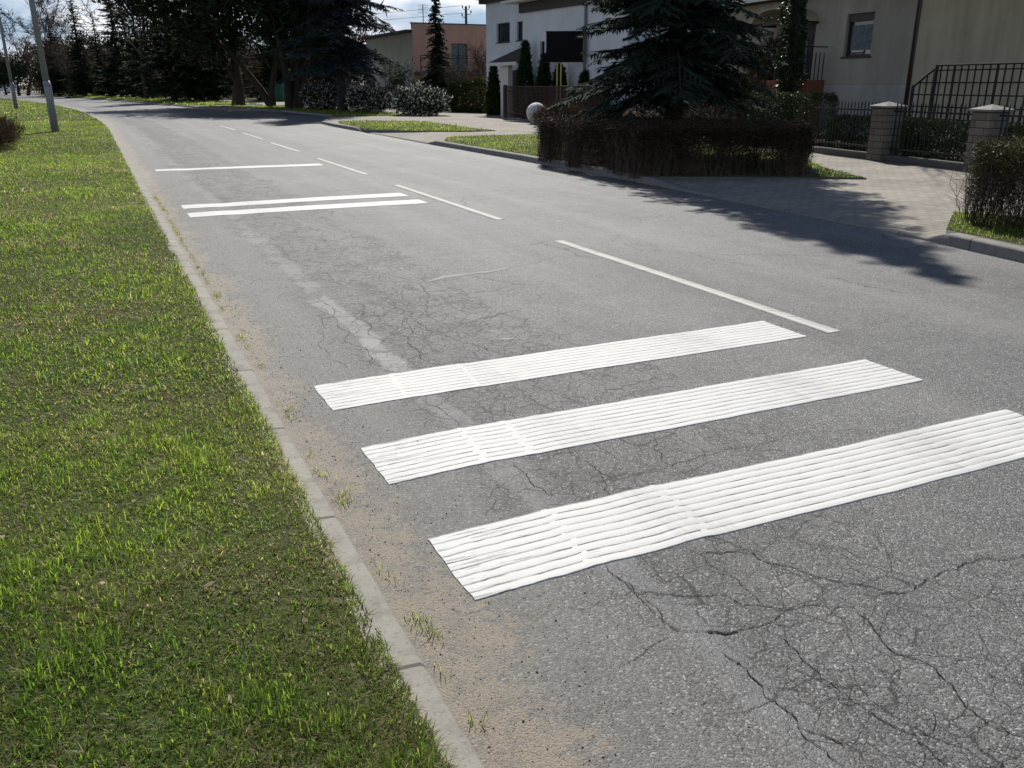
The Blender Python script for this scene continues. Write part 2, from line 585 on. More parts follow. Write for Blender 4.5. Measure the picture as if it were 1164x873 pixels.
def wall_mat(name, c, streak=.38, fine=60):
    m, nt, b = new_mat(name)
    N = NT(nt)
    tc = N.n('ShaderNodeTexCoord').outputs['Object']
    mp = N.n('ShaderNodeMapping'); mp.inputs['Scale'].default_value = (2.2, 2.2, .25); N.l(tc, mp.inputs[0])
    n1 = N.noise(mp.outputs[0], 1.0, 5, .6)
    n2 = N.noise(tc, fine, 3, .6)
    n3 = N.noise(tc, .9, 4, .6)
    f = N.math('MULTIPLY', N.math('MULTIPLY_ADD', N.math('SUBTRACT', n1, .5), streak * 2, 1.0), N.math('MULTIPLY_ADD', N.math('SUBTRACT', n2, .5), .2, 1.0))
    f = N.math('MULTIPLY', f, N.math('MULTIPLY_ADD', N.math('SUBTRACT', n3, .5), .35, 1.0))
    sc = N.n('ShaderNodeVectorMath', operation='SCALE'); sc.inputs[0].default_value = c
    N.l(f, sc.inputs['Scale'])
    N.l(sc.outputs[0], b.inputs['Base Color'])
    b.inputs['Roughness'].default_value = .9
    b.inputs['Specular IOR Level'].default_value = .2
    N.bump(n2, .3, .01, b)
    return m


def block_mat(name, c1, c2, mortar, w=.4, h=.12):
    m, nt, b = new_mat(name)
    N = NT(nt)
    tc = N.n('ShaderNodeTexCoord').outputs['Object']
    sep = N.n('ShaderNodeSeparateXYZ'); N.l(tc, sep.inputs[0])
    cb = N.n('ShaderNodeCombineXYZ')
    N.l(N.math('ADD', sep.outputs[0], sep.outputs[1]), cb.inputs[0]); N.l(sep.outputs[2], cb.inputs[1])
    br = N.n('ShaderNodeTexBrick')
    br.inputs['Scale'].default_value = 1.0
    br.inputs['Brick Width'].default_value = w; br.inputs['Row Height'].default_value = h
    br.inputs['Mortar Size'].default_value = .008
    for k, c in (('Color1', c1), ('Color2', c2), ('Mortar', mortar)): br.inputs[k].default_value = (*c, 1)
    N.l(cb.outputs[0], br.inputs['Vector'])
    n2 = N.noise(tc, 30, 4, .7)
    sc = N.n('ShaderNodeVectorMath', operation='SCALE'); N.l(br.outputs['Color'], sc.inputs[0])
    N.l(N.math('MULTIPLY_ADD', N.math('SUBTRACT', n2, .5), .7, 1.0), sc.inputs['Scale'])
    N.l(sc.outputs[0], b.inputs['Base Color'])
    b.inputs['Roughness'].default_value = .9
    N.bump(N.math('SUBTRACT', n2, N.math('MULTIPLY', br.outputs['Fac'], 1.5)), .5, .012, b)
    return m


def bark_mat(name, c):
    m, nt, b = new_mat(name)
    N = NT(nt)
    tc = N.n('ShaderNodeTexCoord').outputs['Object']
    mp = N.n('ShaderNodeMapping'); mp.inputs['Scale'].default_value = (9, 9, 1.4); N.l(tc, mp.inputs[0])
    n1 = N.noise(mp.outputs[0], 1.6, 5, .7)
    sc = N.n('ShaderNodeVectorMath', operation='SCALE'); sc.inputs[0].default_value = c
    N.l(N.math('MULTIPLY_ADD', N.math('SUBTRACT', n1, .5), 1.6, 1.0), sc.inputs['Scale'])
    N.l(sc.outputs[0], b.inputs['Base Color'])
    b.inputs['Roughness'].default_value = .95
    b.inputs['Specular IOR Level'].default_value = .15
    N.bump(n1, .7, .03, b)
    return m


def glass_mat(name, c=(.02, .03, .04)):
    m, nt, b = new_mat(name)
    N = NT(nt)
    tc = N.n('ShaderNodeTexCoord').outputs['Object']
    n1 = N.noise(tc, 1.2, 2, .5)
    N.l(N.mix(n1, c, tuple(x * 1.8 for x in c)), b.inputs['Base Color'])
    b.inputs['Roughness'].default_value = .06
    b.inputs['Specular IOR Level'].default_value = .8
    return m


def groove_mat():
    m, nt, b = new_mat('groove_grime')
    N = NT(nt)
    tc = N.n('ShaderNodeTexCoord').outputs['Object']
    mp = N.n('ShaderNodeMapping'); mp.inputs['Scale'].default_value = (5, 24, 1); N.l(tc, mp.inputs[0])
    f = N.step(N.noise(mp.outputs[0], 1.0, 5, .7), .40, .58)
    N.l(N.mix(f, (.10, .096, .088), (.40, .395, .375)), b.inputs['Base Color'])
    b.inputs['Roughness'].default_value = .9
    return m


M = {}
M['asphalt'] = asphalt_mat()
M['strip'] = paint_mat('thermoplastic_white', (.53, .53, .51), .8)
M['groove'] = groove_mat()
M['dash'] = paint_mat('worn_lane_paint', (.40, .395, .36), .9)
M['crack'] = plain('crack_dark', (.012, .011, .010), .95, .3, bump=0)
M['seal'] = plain('pale_sealant', (.21, .215, .22), .7, .4, 8, fine=70)
M['kerb'] = concrete_mat('kerb_concrete', (.25, .235, .20), 1.0)
M['kerb_d'] = concrete_mat('old_kerb_concrete', (.20, .19, .17))
M['pave'] = paver_mat()
M['soil'] = soil_mat('turf_soil')
M['dirt'] = soil_mat('garden_soil', (.04, .032, .02), (.09, .072, .048), (.045, .055, .02))
M['grass'] = grass_mat()
M['sandstone'] = plain('grit', (.26, .22, .17), .95, .6, 30, fine=80)
M['galv'] = plain('galvanised_steel', (.30, .31, .32), .55, .2, 4, metal=.35, fine=25)
M['galv_d'] = plain('weathered_steel', (.22, .23, .235), .6, .25, 4, metal=.3, fine=25)
M['bark'] = bark_mat('dark_bark', (.055, .043, .033))
M['bark_l'] = bark_mat('pale_bark', (.13, .105, .085))
M['twig'] = bark_mat('bare_twigs', (.075, .058, .045))
M['hedge_twig'] = leaf_mat('hedge_twigs', (.030, .018, .013), (.20, .155, .12), 0, .6)
M['hedge_leaf'] = leaf_mat('hedge_leaves', (.014, .012, .008), (.045, .034, .018), .12, .6, (.12, .055, .028), .88)
M['olive_leaf'] = leaf_mat('olive_leaves', (.020, .022, .008), (.075, .072, .022), .2, .55, (.13, .12, .05), .93)
M['spruce'] = leaf_mat('spruce_needles', (.009, .019, .012), (.038, .060, .040), .10, .85)
M['spruce_blue'] = leaf_mat('blue_spruce_needles', (.011, .021, .021), (.055, .076, .080), .08, .85)
M['conifer'] = leaf_mat('dark_conifer_needles', (.010, .020, .010), (.042, .062, .026), .14, .85)
M['thuja'] = leaf_mat('thuja_scales', (.010, .020, .008), (.034, .060, .020), .12, .85)
M['pine'] = leaf_mat('pine_needles', (.015, .03, .012), (.06, .09, .03), .15, .85)
M['box'] = leaf_mat('box_leaves', (.012, .022, .008), (.05, .078, .024), .12, .55, (.10, .13, .05), .9, .3)
M['green_hedge'] = leaf_mat('green_hedge_leaves', (.010, .020, .007), (.045, .072, .018), .15, .6)
M['varieg'] = leaf_mat('variegated_leaves', (.010, .018, .007), (.04, .06, .022), .12, .45, (.80, .80, .70), .78, .4)
M['ivy'] = leaf_mat('ivy_leaves', (.010, .018, .007), (.035, .05, .018), .08, .4, (.07, .085, .03), .93)
M['brown'] = leaf_mat('brown_twigs', (.04, .026, .017), (.13, .085, .05), .1, .8)
M['drygrass'] = leaf_mat('dry_grass', (.12, .085, .05), (.32, .25, .15), .3, .7)
M['grey_wall'] = wall_mat('grey_render', (.37, .33, .27))
M['plinth_wall'] = wall_mat('plinth_render', (.39, .375, .345))
M['beige_wall'] = wall_mat('beige_render', (.42, .355, .245))
M['white_wall'] = wall_mat('white_render', (.62, .64, .67), .1)
M['cream_wall'] = wall_mat('cream_render', (.55, .55, .50), .12)
M['salmon_wall'] = wall_mat('salmon_render', (.50, .30, .225), .12)
M['orange_wall'] = wall_mat('orange_render', (.62, .34, .13), .12)
M['roof'] = block_mat('roof_tiles', (.055, .035, .03), (.075, .045, .038), (.02, .015, .013), .3, .25)
M['fascia'] = plain('dark_fascia', (.035, .03, .028), .6, .2)
M['fascia_w'] = plain('pale_fascia', (.60, .58, .52), .6, .12)
M['brown_paint'] = plain('brown_paint', (.05, .028, .02), .5, .2)
M['glass'] = glass_mat('window_glass')
M['curtain'] = plain('lace_curtain', (.13, .165, .17), .9, .9, 9, fine=25)
M['black_metal'] = plain('black_iron', (.018, .018, .018), .5, .3, fine=60)
M['rust_fence'] = plain('brown_fence_paint', (.048, .019, .015), .6, .3)
M['yellow_post'] = plain('yellow_post_paint', (.55, .42, .16), .6, .2)
M['black_board'] = plain('black_board', (.010, .010, .012), .9, .15, spec=.08)
M['green_fence'] = plain('green_fence_paint', (.05, .20, .13), .5, .2)
M['block'] = block_mat('grey_split_blocks', (.20, .175, .145), (.135, .12, .10), (.04, .036, .03), .45, .13)
M['cap'] = plain('concrete_cap', (.21, .20, .175), .85, .3, 6)
M['dark_conc'] = plain('dark_concrete', (.13, .125, .115), .9, .35, 4)
M['ball'] = plain('painted_concrete', (.52, .52, .50), .8, .25, 5)
M['redbrown'] = plain('red_brown_render', (.22, .075, .045), .8, .25)
M['canopy'] = plain('canopy_sheet', (.50, .42, .28), .5, .25)
M['pole_wood'] = bark_mat('pole_wood', (.11, .09, .07))
M['sign_blue'] = plain('sign_blue', (.03, .09, .38), .4, .05)
M['sign_red'] = plain('sign_red', (.45, .035, .03), .4, .05)
M['sign_white'] = plain('sign_white', (.75, .75, .75), .4, .05)
M['white_car'] = plain('white_car_paint', (.75, .76, .78), .25, .04, bump=0)
M['tyre'] = plain('rubber', (.02, .02, .02), .8, .2)
M['trellis'] = plain('trellis_wood', (.035, .026, .02), .8, .3)
M['brick_red'] = plain('red_brick', (.26, .10, .065), .85, .3, 9)
M['stone'] = plain('field_stone', (.26, .24, .21), .9, .4, 8)

# ------------------------------------------------------------------ world, sun
EL, AZ = 47.0, -1.5          # sun seen ahead of the camera, slightly left of straight on
w = bpy.data.worlds.new('World')
scene.world = w
w.use_nodes = True
nt = w.node_tree
for n in list(nt.nodes): nt.nodes.remove(n)
N = NT(nt)
out = N.n('ShaderNodeOutputWorld')
sky = N.n('ShaderNodeTexSky', sky_type='NISHITA')
sky.sun_disc = False
sky.sun_elevation = R(EL)
sky.sun_rotation = R(AZ)
sky.air_density = 1.0; sky.dust_density = .25; sky.ozone_density = 1.5
bg = N.n('ShaderNodeBackground'); bg.inputs[1].default_value = .06
tc = N.n('ShaderNodeTexCoord').outputs['Generated']
sp = N.n('ShaderNodeSeparateXYZ'); N.l(tc, sp.inputs[0])
mp = N.n('ShaderNodeMapping'); mp.inputs['Scale'].default_value = (1, 1, 2.6); mp.inputs['Location'].default_value = (.35, .1, .2)
N.l(tc, mp.inputs[0])
cl = N.noise(mp.outputs[0], 4.2, 8, .58, .25)
cover = N.step(cl, .42, .545)
lowc = N.math('SUBTRACT', 1.0, N.step(sp.outputs[2], .12, .45))
mask = N.math('MULTIPLY', cover, N.math('MULTIPLY_ADD', lowc, .85, .08))
shade = N.noise(mp.outputs[0], 9.0, 5, .6)
ccol = N.mix(N.step(shade, .35, .68), (.46, .51, .60), (1.0, .99, .97))
hiz = N.math('SUBTRACT', 1.0, N.step(sp.outputs[2], .15, .5))
blue = N.mix(N.math('MULTIPLY', hiz, .6), N.mix(1.0, sky.outputs[0], (.93, 1.0, 1.10), 'MULTIPLY'), (4.2, 6.6, 10.6))
N.l(blue, bg.inputs[0])
cb = N.n('ShaderNodeBackground'); cb.inputs[1].default_value = 1.15
N.l(ccol, cb.inputs[0])
mx = N.n('ShaderNodeMixShader'); N.l(mask, mx.inputs[0]); N.l(bg.outputs[0], mx.inputs[1]); N.l(cb.outputs[0], mx.inputs[2])
N.l(mx.outputs[0], out.inputs[0])

sun_d = bpy.data.lights.new('sun', 'SUN')
sun_d.energy = 5.0
sun_d.angle = R(.53)
sun_d.color = (1, .955, .88)
sun = bpy.data.objects.new('sun', sun_d)
# direction to the sun
sx, sy, sz = math.sin(R(AZ)) * math.cos(R(EL)), math.cos(R(AZ)) * math.cos(R(EL)), math.sin(R(EL))
sun.rotation_euler = Vector((sx, sy, sz)).to_track_quat('Z', 'Y').to_euler()
sun.location = (sx * 60, sy * 60, sz * 60)
COL.objects.link(sun)

# ------------------------------------------------------------------ road frame (s along, t to the right)
H0 = -25.0
_S = np.arange(-12, 460, .5)
_head = np.where(_S < 32, H0, np.where(_S < 95, H0 - 9.0 * (_S - 32) / 63.0, H0 - 9.0))
_dx = np.sin(np.radians(_head)) * .5; _dy = np.cos(np.radians(_head)) * .5
_i0 = int(12 / .5)
_X = np.concatenate([[0], np.cumsum(_dx)[:-1]]); _Y = np.concatenate([[0], np.cumsum(_dy)[:-1]])
_X -= _X[_i0]; _Y -= _Y[_i0]


def ST(s, t):
    s = np.asarray(s, float)
    x = np.interp(s, _S, _X); y = np.interp(s, _S, _Y); h = np.radians(np.interp(s, _S, _head))
    return x + t * np.cos(h), y + t * (-np.sin(h))


def head(s):
    return float(np.interp(s, _S, _head))


def to_st(X, Y):
    X = np.asarray(X, float); Y = np.asarray(Y, float)
    s = -X * math.sin(R(25)) + Y * math.cos(R(25))
    for _ in range(4):
        x, y = ST(s, 0.0); h = np.radians(np.interp(s, _S, _head))
        s = s + (X - x) * np.sin(h) + (Y - y) * np.cos(h)
    x, y = ST(s, 0.0); h = np.radians(np.interp(s, _S, _head))
    return s, (X - x) * np.cos(h) - (Y - y) * np.sin(h)


def rz(s, t):
    s = np.asarray(s, float); t = np.asarray(t, float)
    return (.006 * np.sin(1.1 * t + .5) * np.sin(.8 * s + .3) + .008 * (fbm(s * .9, t * 1.4) - .5)
            - .006 * np.exp(-((t - 1.5 - .15 * np.sin(s * .7)) / .16) ** 2) - .010 * np.clip(1.1 - t, 0, .6))


_rs = [-12, 0, 5.2, 6.5, 12, 18, 24, 36, 38.5, 46, 57, 66, 70, 460]
_rt = [7.35, 7.6, 7.85, 8.05, 8.4, 8.6, 8.62, 8.8, 9.0, 11.6, 11.6, 8.6, 8.5, 8.5]


def redge(s): return np.interp(s, _rs, _rt)


def khgt(s):
    xs = [-12, 6.35, 6.6, 11.6, 12.6, 23.6, 24.3, 31.5, 32.3, 37.6, 39, 460]
    hs = [.12, .12, .035, .035, .12, .12, .03, .03, .12, .12, .10, .10]
    return np.interp(s, xs, hs)


def grid(name, ss, tfun, nt_, zfun, mat, label_kind='structure'):
    """sheet over s values; tfun(s) -> (t0,t1)"""
    V, UV = [], []
    for s in ss:
        t0, t1 = tfun(s)
        tt = np.linspace(t0, t1, nt_) if np.isscalar(nt_) else t0 + (t1 - t0) * np.asarray(nt_)
        X, Y = ST(np.full(len(tt), s), tt)
        Z = zfun(np.full(len(tt), s), tt)
        V.append(np.stack([X, Y, Z + 0 * X], 1)); UV.append(np.stack([tt, np.full(len(tt), s)], 1))
    m = len(V[0])
    V = np.concatenate(V); UV = np.concatenate(UV)
    n = len(ss)
    i = np.arange(n - 1)[:, None] * m + np.arange(m - 1)[None, :]
    i = i.ravel()
    Fq = np.stack([i, i + 1, i + 1 + m, i + m], 1)
    o = np_mesh(name, V, [Fq], mat, uv=UV, smooth=True)
    if label_kind: o['kind'] = label_kind
    return o


# ground to the horizon
o = np_mesh('ground', [(-1500, -300, -.12), (1500, -300, -.12), (1500, 2500, -.12), (-1500, 2500, -.12)], [[(0, 1, 2, 3)]], M['dirt'])
o['kind'] = 'structure'

ss = np.concatenate([np.arange(-8, 24, .12), np.arange(24, 60, .5), np.arange(60, 450, 3)])
grid('road', ss, lambda s: (.60, float(redge(s)) + .02), np.concatenate([np.linspace(0, .32, 34), np.linspace(.34, 1, 26)]), rz, M['asphalt'])


def sweep(name, ss, prof, mat):
    """prof(s) -> list of (t,z)"""
    V, UV = [], []
    for s in ss:
        p = prof(s)
        tt = np.array([a for a, b in p]); zz = np.array([b for a, b in p])
        X, Y = ST(np.full(len(tt), s), tt)
        V.append(np.stack([X, Y, zz], 1))
        d = np.concatenate([[0], np.cumsum(np.hypot(np.diff(tt), np.diff(zz)))])
        UV.append(np.stack([d, np.full(len(tt), s)], 1))
    m = len(V[0]); n = len(ss)
    i = (np.arange(n - 1)[:, None] * m + np.arange(m - 1)[None, :]).ravel()
    o = np_mesh(name, np.concatenate(V), [np.stack([i, i + 1, i + 1 + m, i + m], 1)], mat, uv=np.concatenate(UV))
    o['kind'] = 'structure'
    return o


def lkerb(s):
    wv = .012 * (fbm(s * .5, 3.3) - .5) * 2
    zz = .012 * (fbm(s * .8, 9.1) - .5)
    return [(.50, -.05), (.51 + wv, .026 + zz), (.535 + wv, .034 + zz), (.648 + wv, .026 + zz), (.662 + wv * 1.6, .012 + zz), (.666 + wv * 1.6, -.06)]


sweep('left_kerb', np.concatenate([np.arange(-8, 30, .1), np.arange(30, 450, 2)]), lkerb, M['kerb'])


def rkerb(s):
    t0, h = float(redge(s)), float(khgt(s))
    return [(t0, -.06), (t0 + .006, h - .02), (t0 + .025, h), (t0 + .15, h + .002), (t0 + .16, h - .03), (t0 + .16, -.06)]


sweep('right_kerb', np.concatenate([np.arange(-8, 40, .1), np.arange(40, 450, 1)]), rkerb, M['kerb_d'])


# left verge
def vz(s, t):
    d = np.clip(.55 - np.asarray(t, float), 0, 40)
    return .035 + .02 * np.clip(d / .15, 0, 1) + .05 * (fbm(np.asarray(s) * .9, np.asarray(t) * .9) - .45) * np.clip(d / .6, 0, 1) + .012 * (fbm(np.asarray(s) * 6, np.asarray(t) * 6) - .5) + .006 * np.clip(d - 1, 0, 30)


grid('verge_turf', np.concatenate([np.arange(-3, 14, .1), np.arange(14, 60, .5), np.arange(60, 300, 4)]), lambda s: (-70, .525),
     1 - np.concatenate([np.linspace(0, .05, 60), np.linspace(.053, .2, 40), np.linspace(.22, 1, 20)])[::-1], vz, M['soil'])


# right-hand pavement (block paving) and gardens behind it
def pz(s, t):
    s = np.asarray(s, float); t = np.asarray(t, float)
    d = np.clip((t - redge(s) - .15) / 1.3, 0, 1)
    return (khgt(s) - .012) * (1 - d) + .10 * d


def fence_t(s): return np.interp(s, [-12, 10, 18, 26, 40, 460], [13.7, 14.7, 16.1, 17.5, 19.5, 19.5])


grid('pavement', np.concatenate([np.arange(-8, 40, .25), np.arange(40, 300, 2)]), lambda s: (float(redge(s)) + .155, float(fence_t(s)) + .2),
     np.concatenate([np.linspace(0, .25, 9), np.linspace(.3, 1, 10)]), pz, M['pave'])
grid('garden_ground', np.concatenate([np.arange(-8, 40, 1), np.arange(40, 300, 4)]), lambda s: (float(fence_t(s)) + .1, 110.0), 14,
     lambda s, t: .112 + 0 * t, M['dirt'])

# cracks traced on the carriageway
CR = []


def crop5(l): return [(700 + x / 2.509, 600 + y / 2.509) for x, y in l]


def crop7(l): return [(460 + x / 2.91, 450 + y / 2.91) for x, y in l]


def crop6(l): return [(330 + x / 3.146, 340 + y / 3.146) for x, y in l]


def crop8(l): return [(860 + x / 2.911, 340 + y / 2.91) for x, y in l]


for wd, l in [
    (7, [(225, 70), (300, 75), (370, 65), (455, 105), (545, 130), (620, 152), (700, 165), (780, 185), (850, 180), (870, 160), (920, 130), (990, 100), (1060, 85), (1164, 70)]),
    (6, [(60, 188), (170, 195), (240, 190), (300, 187), (360, 220), (430, 225), (485, 235), (540, 220), (595, 215)]),
    (6, [(-28, 108), (0, 140), (50, 185), (100, 240), (160, 290), (240, 298), (330, 300), (420, 275), (480, 240)]),
    (16, [(255, 297), (290, 300), (330, 301), (355, 296)]),
    (7, [(300, 355), (350, 385), (400, 440), (480, 520), (520, 575), (600, 600), (680, 640)]),
    (6, [(520, 575), (600, 640), (650, 685)]),
    (4, [(220, 230), (250, 260), (290, 300)]),
    (6, [(430, 290), (510, 345), (560, 400), (620, 450), (700, 510), (780, 560), (850, 590), (900, 585), (905, 530)]),
    (5, [(850, 590), (900, 640), (940, 685)]),
    (7, [(670, 230), (720, 265), (750, 310), (800, 362), (870, 380), (930, 430), (980, 490), (1040, 545), (1100, 580), (1164, 600)]),
    (4, [(660, 225), (610, 250), (560, 265), (500, 285), (440, 270)]),
    (3, [(620, 150), (680, 180), (740, 200), (850, 180)]),
    (3, [(780, 210), (765, 260), (755, 300)]),
    (4, [(250, 110), (300, 130), (350, 150), (390, 190), (430, 225)]),
    (4, [(0, 395), (70, 370), (110, 335), (160, 315)]),
    (2.5, [(180, 540), (215, 515), (260, 500), (330, 490), (390, 470)]),
    (2.5, [(750, 400), (800, 450), (830, 470)]),
    (3, [(420, 380), (500, 400), (590, 440), (640, 500), (720, 530)]),
    (3, [(455, 105), (440, 120), (400, 125)]), (3, [(545, 130), (590, 180), (600, 215)]),
    (3, [(1040, 545), (1000, 580), (930, 540)]), (2.5, [(560, 400), (640, 410), (750, 390)]),
    (2.5, [(400, 440), (460, 480), (600, 490), (700, 520)]), (2, [(870, 430), (900, 435), (930, 430)]),
    (4, [(1164, 655), (1130, 660), (1080, 690)]),
]: CR.append((wd, crop5(l)))
for wd, l in [
    (5, [(360, 225), (385, 245), (410, 280), (430, 300), (470, 325), (500, 330)]),
    (5, [(600, 215), (640, 250), (680, 270), (720, 262), (800, 250), (880, 235), (950, 210), (1050, 180), (1164, 165)]),
    (5, [(810, 130), (830, 180), (850, 220), (890, 235)]), (4, [(270, 400), (300, 350), (360, 345)]),
    (4, [(470, 210), (520, 190), (600, 180), (700, 185)]), (4, [(640, 250), (660, 310), (690, 335)]),
    (3, [(770, 260), (775, 300), (760, 320)]), (4, [(1100, 490), (1120, 510), (1164, 518)]),
    (4, [(680, 590), (760, 655), (900, 662), (1000, 655)]), (4, [(760, 650), (850, 740), (930, 780)]),
    (3, [(520, 700), (600, 710), (680, 670), (760, 640)]), (4, [(950, 510), (1010, 560), (1080, 590)]),
]: CR.append((wd, crop7(l)))
for wd, l in [
    (5, [(90, 0), (150, 55), (210, 110), (250, 165), (285, 240)]), (5, [(370, 0), (440, 50), (490, 110), (560, 130), (640, 160), (720, 190)]),
    (5, [(230, 20), (280, 110), (350, 150), (430, 165), (520, 225)]), (4, [(160, 55), (230, 50), (300, 60), (370, 40)]),
    (4, [(640, 160), (690, 160), (760, 195), (810, 190)]), (4, [(470, 350), (530, 385), (600, 440), (620, 460)]),
    (4, [(800, 300), (860, 340), (905, 400)]), (4, [(60, 40), (120, 140), (130, 210), (210, 250)]),
    (3, [(930, 330), (1000, 360), (1060, 380)]), (4, [(430, 0), (410, 60), (440, 120), (470, 190), (530, 230)]),
]: CR.append((wd, crop6(l)))
for wd, l in [(2.5, [(300, 105), (370, 90), (430, 70), (500, 30)]), (3, [(0, 490), (100, 450), (200, 435), (320, 428), (400, 445), (480, 425)]),
              (3, [(690, 870), (740, 850), (860, 852)]), (4, [(255, 800), (320, 845), (380, 872)])]: CR.append((wd, crop8(l)))
CR += [(5, [(505, 337), (545, 332), (575, 331), (610, 327), (650, 325)]), (4, [(480, 325), (520, 318), (575, 306), (612, 298), (650, 290)]),
       (3, [(500, 258), (520, 268), (545, 280), (580, 286)]), (4, [(690, 270), (720, 275), (760, 290)]), (3, [(730, 268), (745, 280), (736, 288)])]
rnd = random.Random(3)
mbc = MB()
for wd, l in CR:
    pts = [Vector((*G(*p), 0)) for p in l]
    # jagged subdivision
    for it in range(3):
        q = [pts[0]]
        for a, b2 in zip(pts, pts[1:]):
            d = b2 - a; L = d.length
            nrm = Vector((-d.y, d.x, 0))
            q += [a.lerp(b2, rnd.uniform(.35, .65)) + nrm * rnd.uniform(-.15, .15), b2]
        pts = q
    n = len(pts)
    V = []
    for i, p in enumerate(pts):
        d = (pts[min(i + 1, n - 1)] - pts[max(i - 1, 0)]); d.normalize()
        nrm = Vector((-d.y, d.x, 0))
        taper = min(1, i / 4 + .15, (n - 1 - i) / 4 + .15)
        wv = wd * .00026 * taper * rnd.uniform(.35, 1.45)
        s_, t_ = to_st(p.x, p.y)
        z = float(rz(s_, t_)) + .003
        V += [(p.x + nrm.x * wv, p.y + nrm.y * wv, z), (p.x - nrm.x * wv, p.y - nrm.y * wv, z)]
    mbc.mesh(V, [(2 * i, 2 * i + 1, 2 * i + 3, 2 * i + 2) for i in range(n - 1)])
o = mbc.build('road_crack', M['crack']); o['kind'] = 'structure'

for l, wd in (([(484, 321), (505, 315), (530, 312), (556, 309), (583, 304)], .038), ([(560, 386), (590, 385)], .03)):
    pts = [G(*q) for q in l]
    V = []
    xs = np.linspace(0, len(pts) - 1, 40)
    for q in xs:
        i = min(int(q), len(pts) - 2); f_ = q - i
        x = pts[i][0] * (1 - f_) + pts[i + 1][0] * f_; y = pts[i][1] * (1 - f_) + pts[i + 1][1] * f_
        e = wd * (.35 + .9 * float(fbm(q * 3, wd * 50))) * min(1, q * 1.5 + .1, (len(pts) - 1 - q) * 1.5 + .1)
        y += .05 * (float(fbm(q * 1.3, 8)) - .5)
        s_, t_ = to_st(x, y); z = float(rz(s_, t_)) + .002
        V += [(x - e * .42, y + e * .9, z), (x + e * .42, y - e * .9, z)]
    o = np_mesh('sealed_crack', V, [np.array([(2 * i, 2 * i + 1, 2 * i + 3, 2 * i + 2) for i in range(39)])], M['seal']); o['kind'] = 'structure'

# ------------------------------------------------------------------ painted markings
def rumble(s0, s1, t0, t1, label, seed, nr=9, fine=True):
    cx, cy = ST(s0, t0)
    nl = 260 if fine else 40
    us = np.linspace(0, t1 - t0, nl)
    W = s1 - s0
    prof = []   # (v, z, mat of the face that follows)
    pitch = W / nr
    g = .0065 if fine else .006
    for k in range(nr):
        a = k * pitch
        prof += [(a + .0005, .0030, 0), (a + .003, .0038, 0), (a + pitch * .5, .0041, 0), (a + pitch - g - .002, .0037, 0), (a + pitch - g, .0020, 1)]
    prof.append((W, .0032, 0))
    prof = [(0, -.02, 0)] + prof + [(W + .001, -.02, 0)]
    V, Fq, mi = [], [], []
    h = R(H0)
    brk = [(.42 + .07 * math.sin(seed), .006), (.86 + .16 * math.sin(seed * 2.1), -.010)]
    for u in us:
        for (v, z, m_) in prof:
            wob = .022 * (float(fbm(u * 1.6 + seed, 1.7)) - .5) + .006 * (float(fbm(u * 9 + seed, 4.2 + v * 6)) - .5)
            for bu, bo in brk:
                bu2 = bu + .10 * v - .02
                wob += bo * .5 * (1 + math.tanh((u - bu2) / .02)); z += (.0021 if m_ == 1 else .0009) * math.exp(-((u - bu2) / .022) ** 2)
            wob -= .022 * max(0, 1 - u / brk[0][0])
            wob += .006 * max(0, 1 - u / 1.1) * (float(fbm(u * 22 + seed, v * 40)) - .5) * 2
            du = .014 * (float(fbm(v * 12, seed + 3.0)) - .5) if u in (us[0], us[-1]) else 0
            s_, t_ = s0 + v + wob, t0 + u + du
            base = float(rz(s_, t_))
            x, y = ST(s_, t_)
            V.append((x, y, base + z + .0008 * float(vnoise(u * 14, v * 30 + seed))))
    m = len(prof)
    for i in range(nl - 1):
        for k in range(m - 1):
            a = i * m + k
            Fq.append((a, a + 1, a + m + 1, a + m)); mi.append(0 if any(abs(us[i] - bu - .10 * prof[k][0] + .02 - .012 * math.sin(k * 1.9 + seed)) < .009 + .009 * abs(math.sin(k * 1.3 + seed * 2)) for bu, bo in brk) else prof[k][2])
    for i in (0, nl - 1):      # end walls
        for k in range(1, m - 2):
            a = i * m + k
            n0 = len(V)
            V += [V[a], V[a + 1], (V[a + 1][0], V[a + 1][1], -.02), (V[a][0], V[a][1], -.02)]
            Fq.append((n0, n0 + 1, n0 + 2, n0 + 3)); mi.append(0)
    V = np.array(V)
    # store in the strip's own frame (x along its length)
    ca, sa = math.cos(-h), math.sin(-h)
    P = V - np.array([float(cx), float(cy), 0])
    P = np.stack([P[:, 0] * ca + P[:, 1] * sa, -P[:, 0] * sa + P[:, 1] * ca, P[:, 2]], 1)
    o = np_mesh('rumble_strip', P, [np.array(Fq)], [M['strip'], M['groove']], midx=mi)
    o.location = (float(cx), float(cy), 0); o.rotation_euler = (0, 0, -h)
    return tag(o, label, 'road marking', 'white transverse rumble strips across the left lane')


rumble(2.29, 2.745, .92, 4.13, 'largest ribbed white rumble strip, nearest the viewer and running out of the right edge', 1)
rumble(3.26, 3.70, .93, 4.13, 'ribbed white rumble strip in the middle of the near set of three', 2)
rumble(4.235, 4.68, .93, 4.17, 'ribbed white rumble strip farthest back of the near set of three, beside a long dash', 3)
rumble(11.87, 12.31, .97, 4.21, 'nearer white strip of the far pair lying close together', 4, 6, False)
rumble(12.76, 13.19, .97, 4.21, 'farther white strip of the far pair lying close together', 5, 6, False)
rumble(18.62, 19.06, 1.0, 4.30, 'single thin white strip farthest up the road, alone beyond the pair', 6, 5, False)

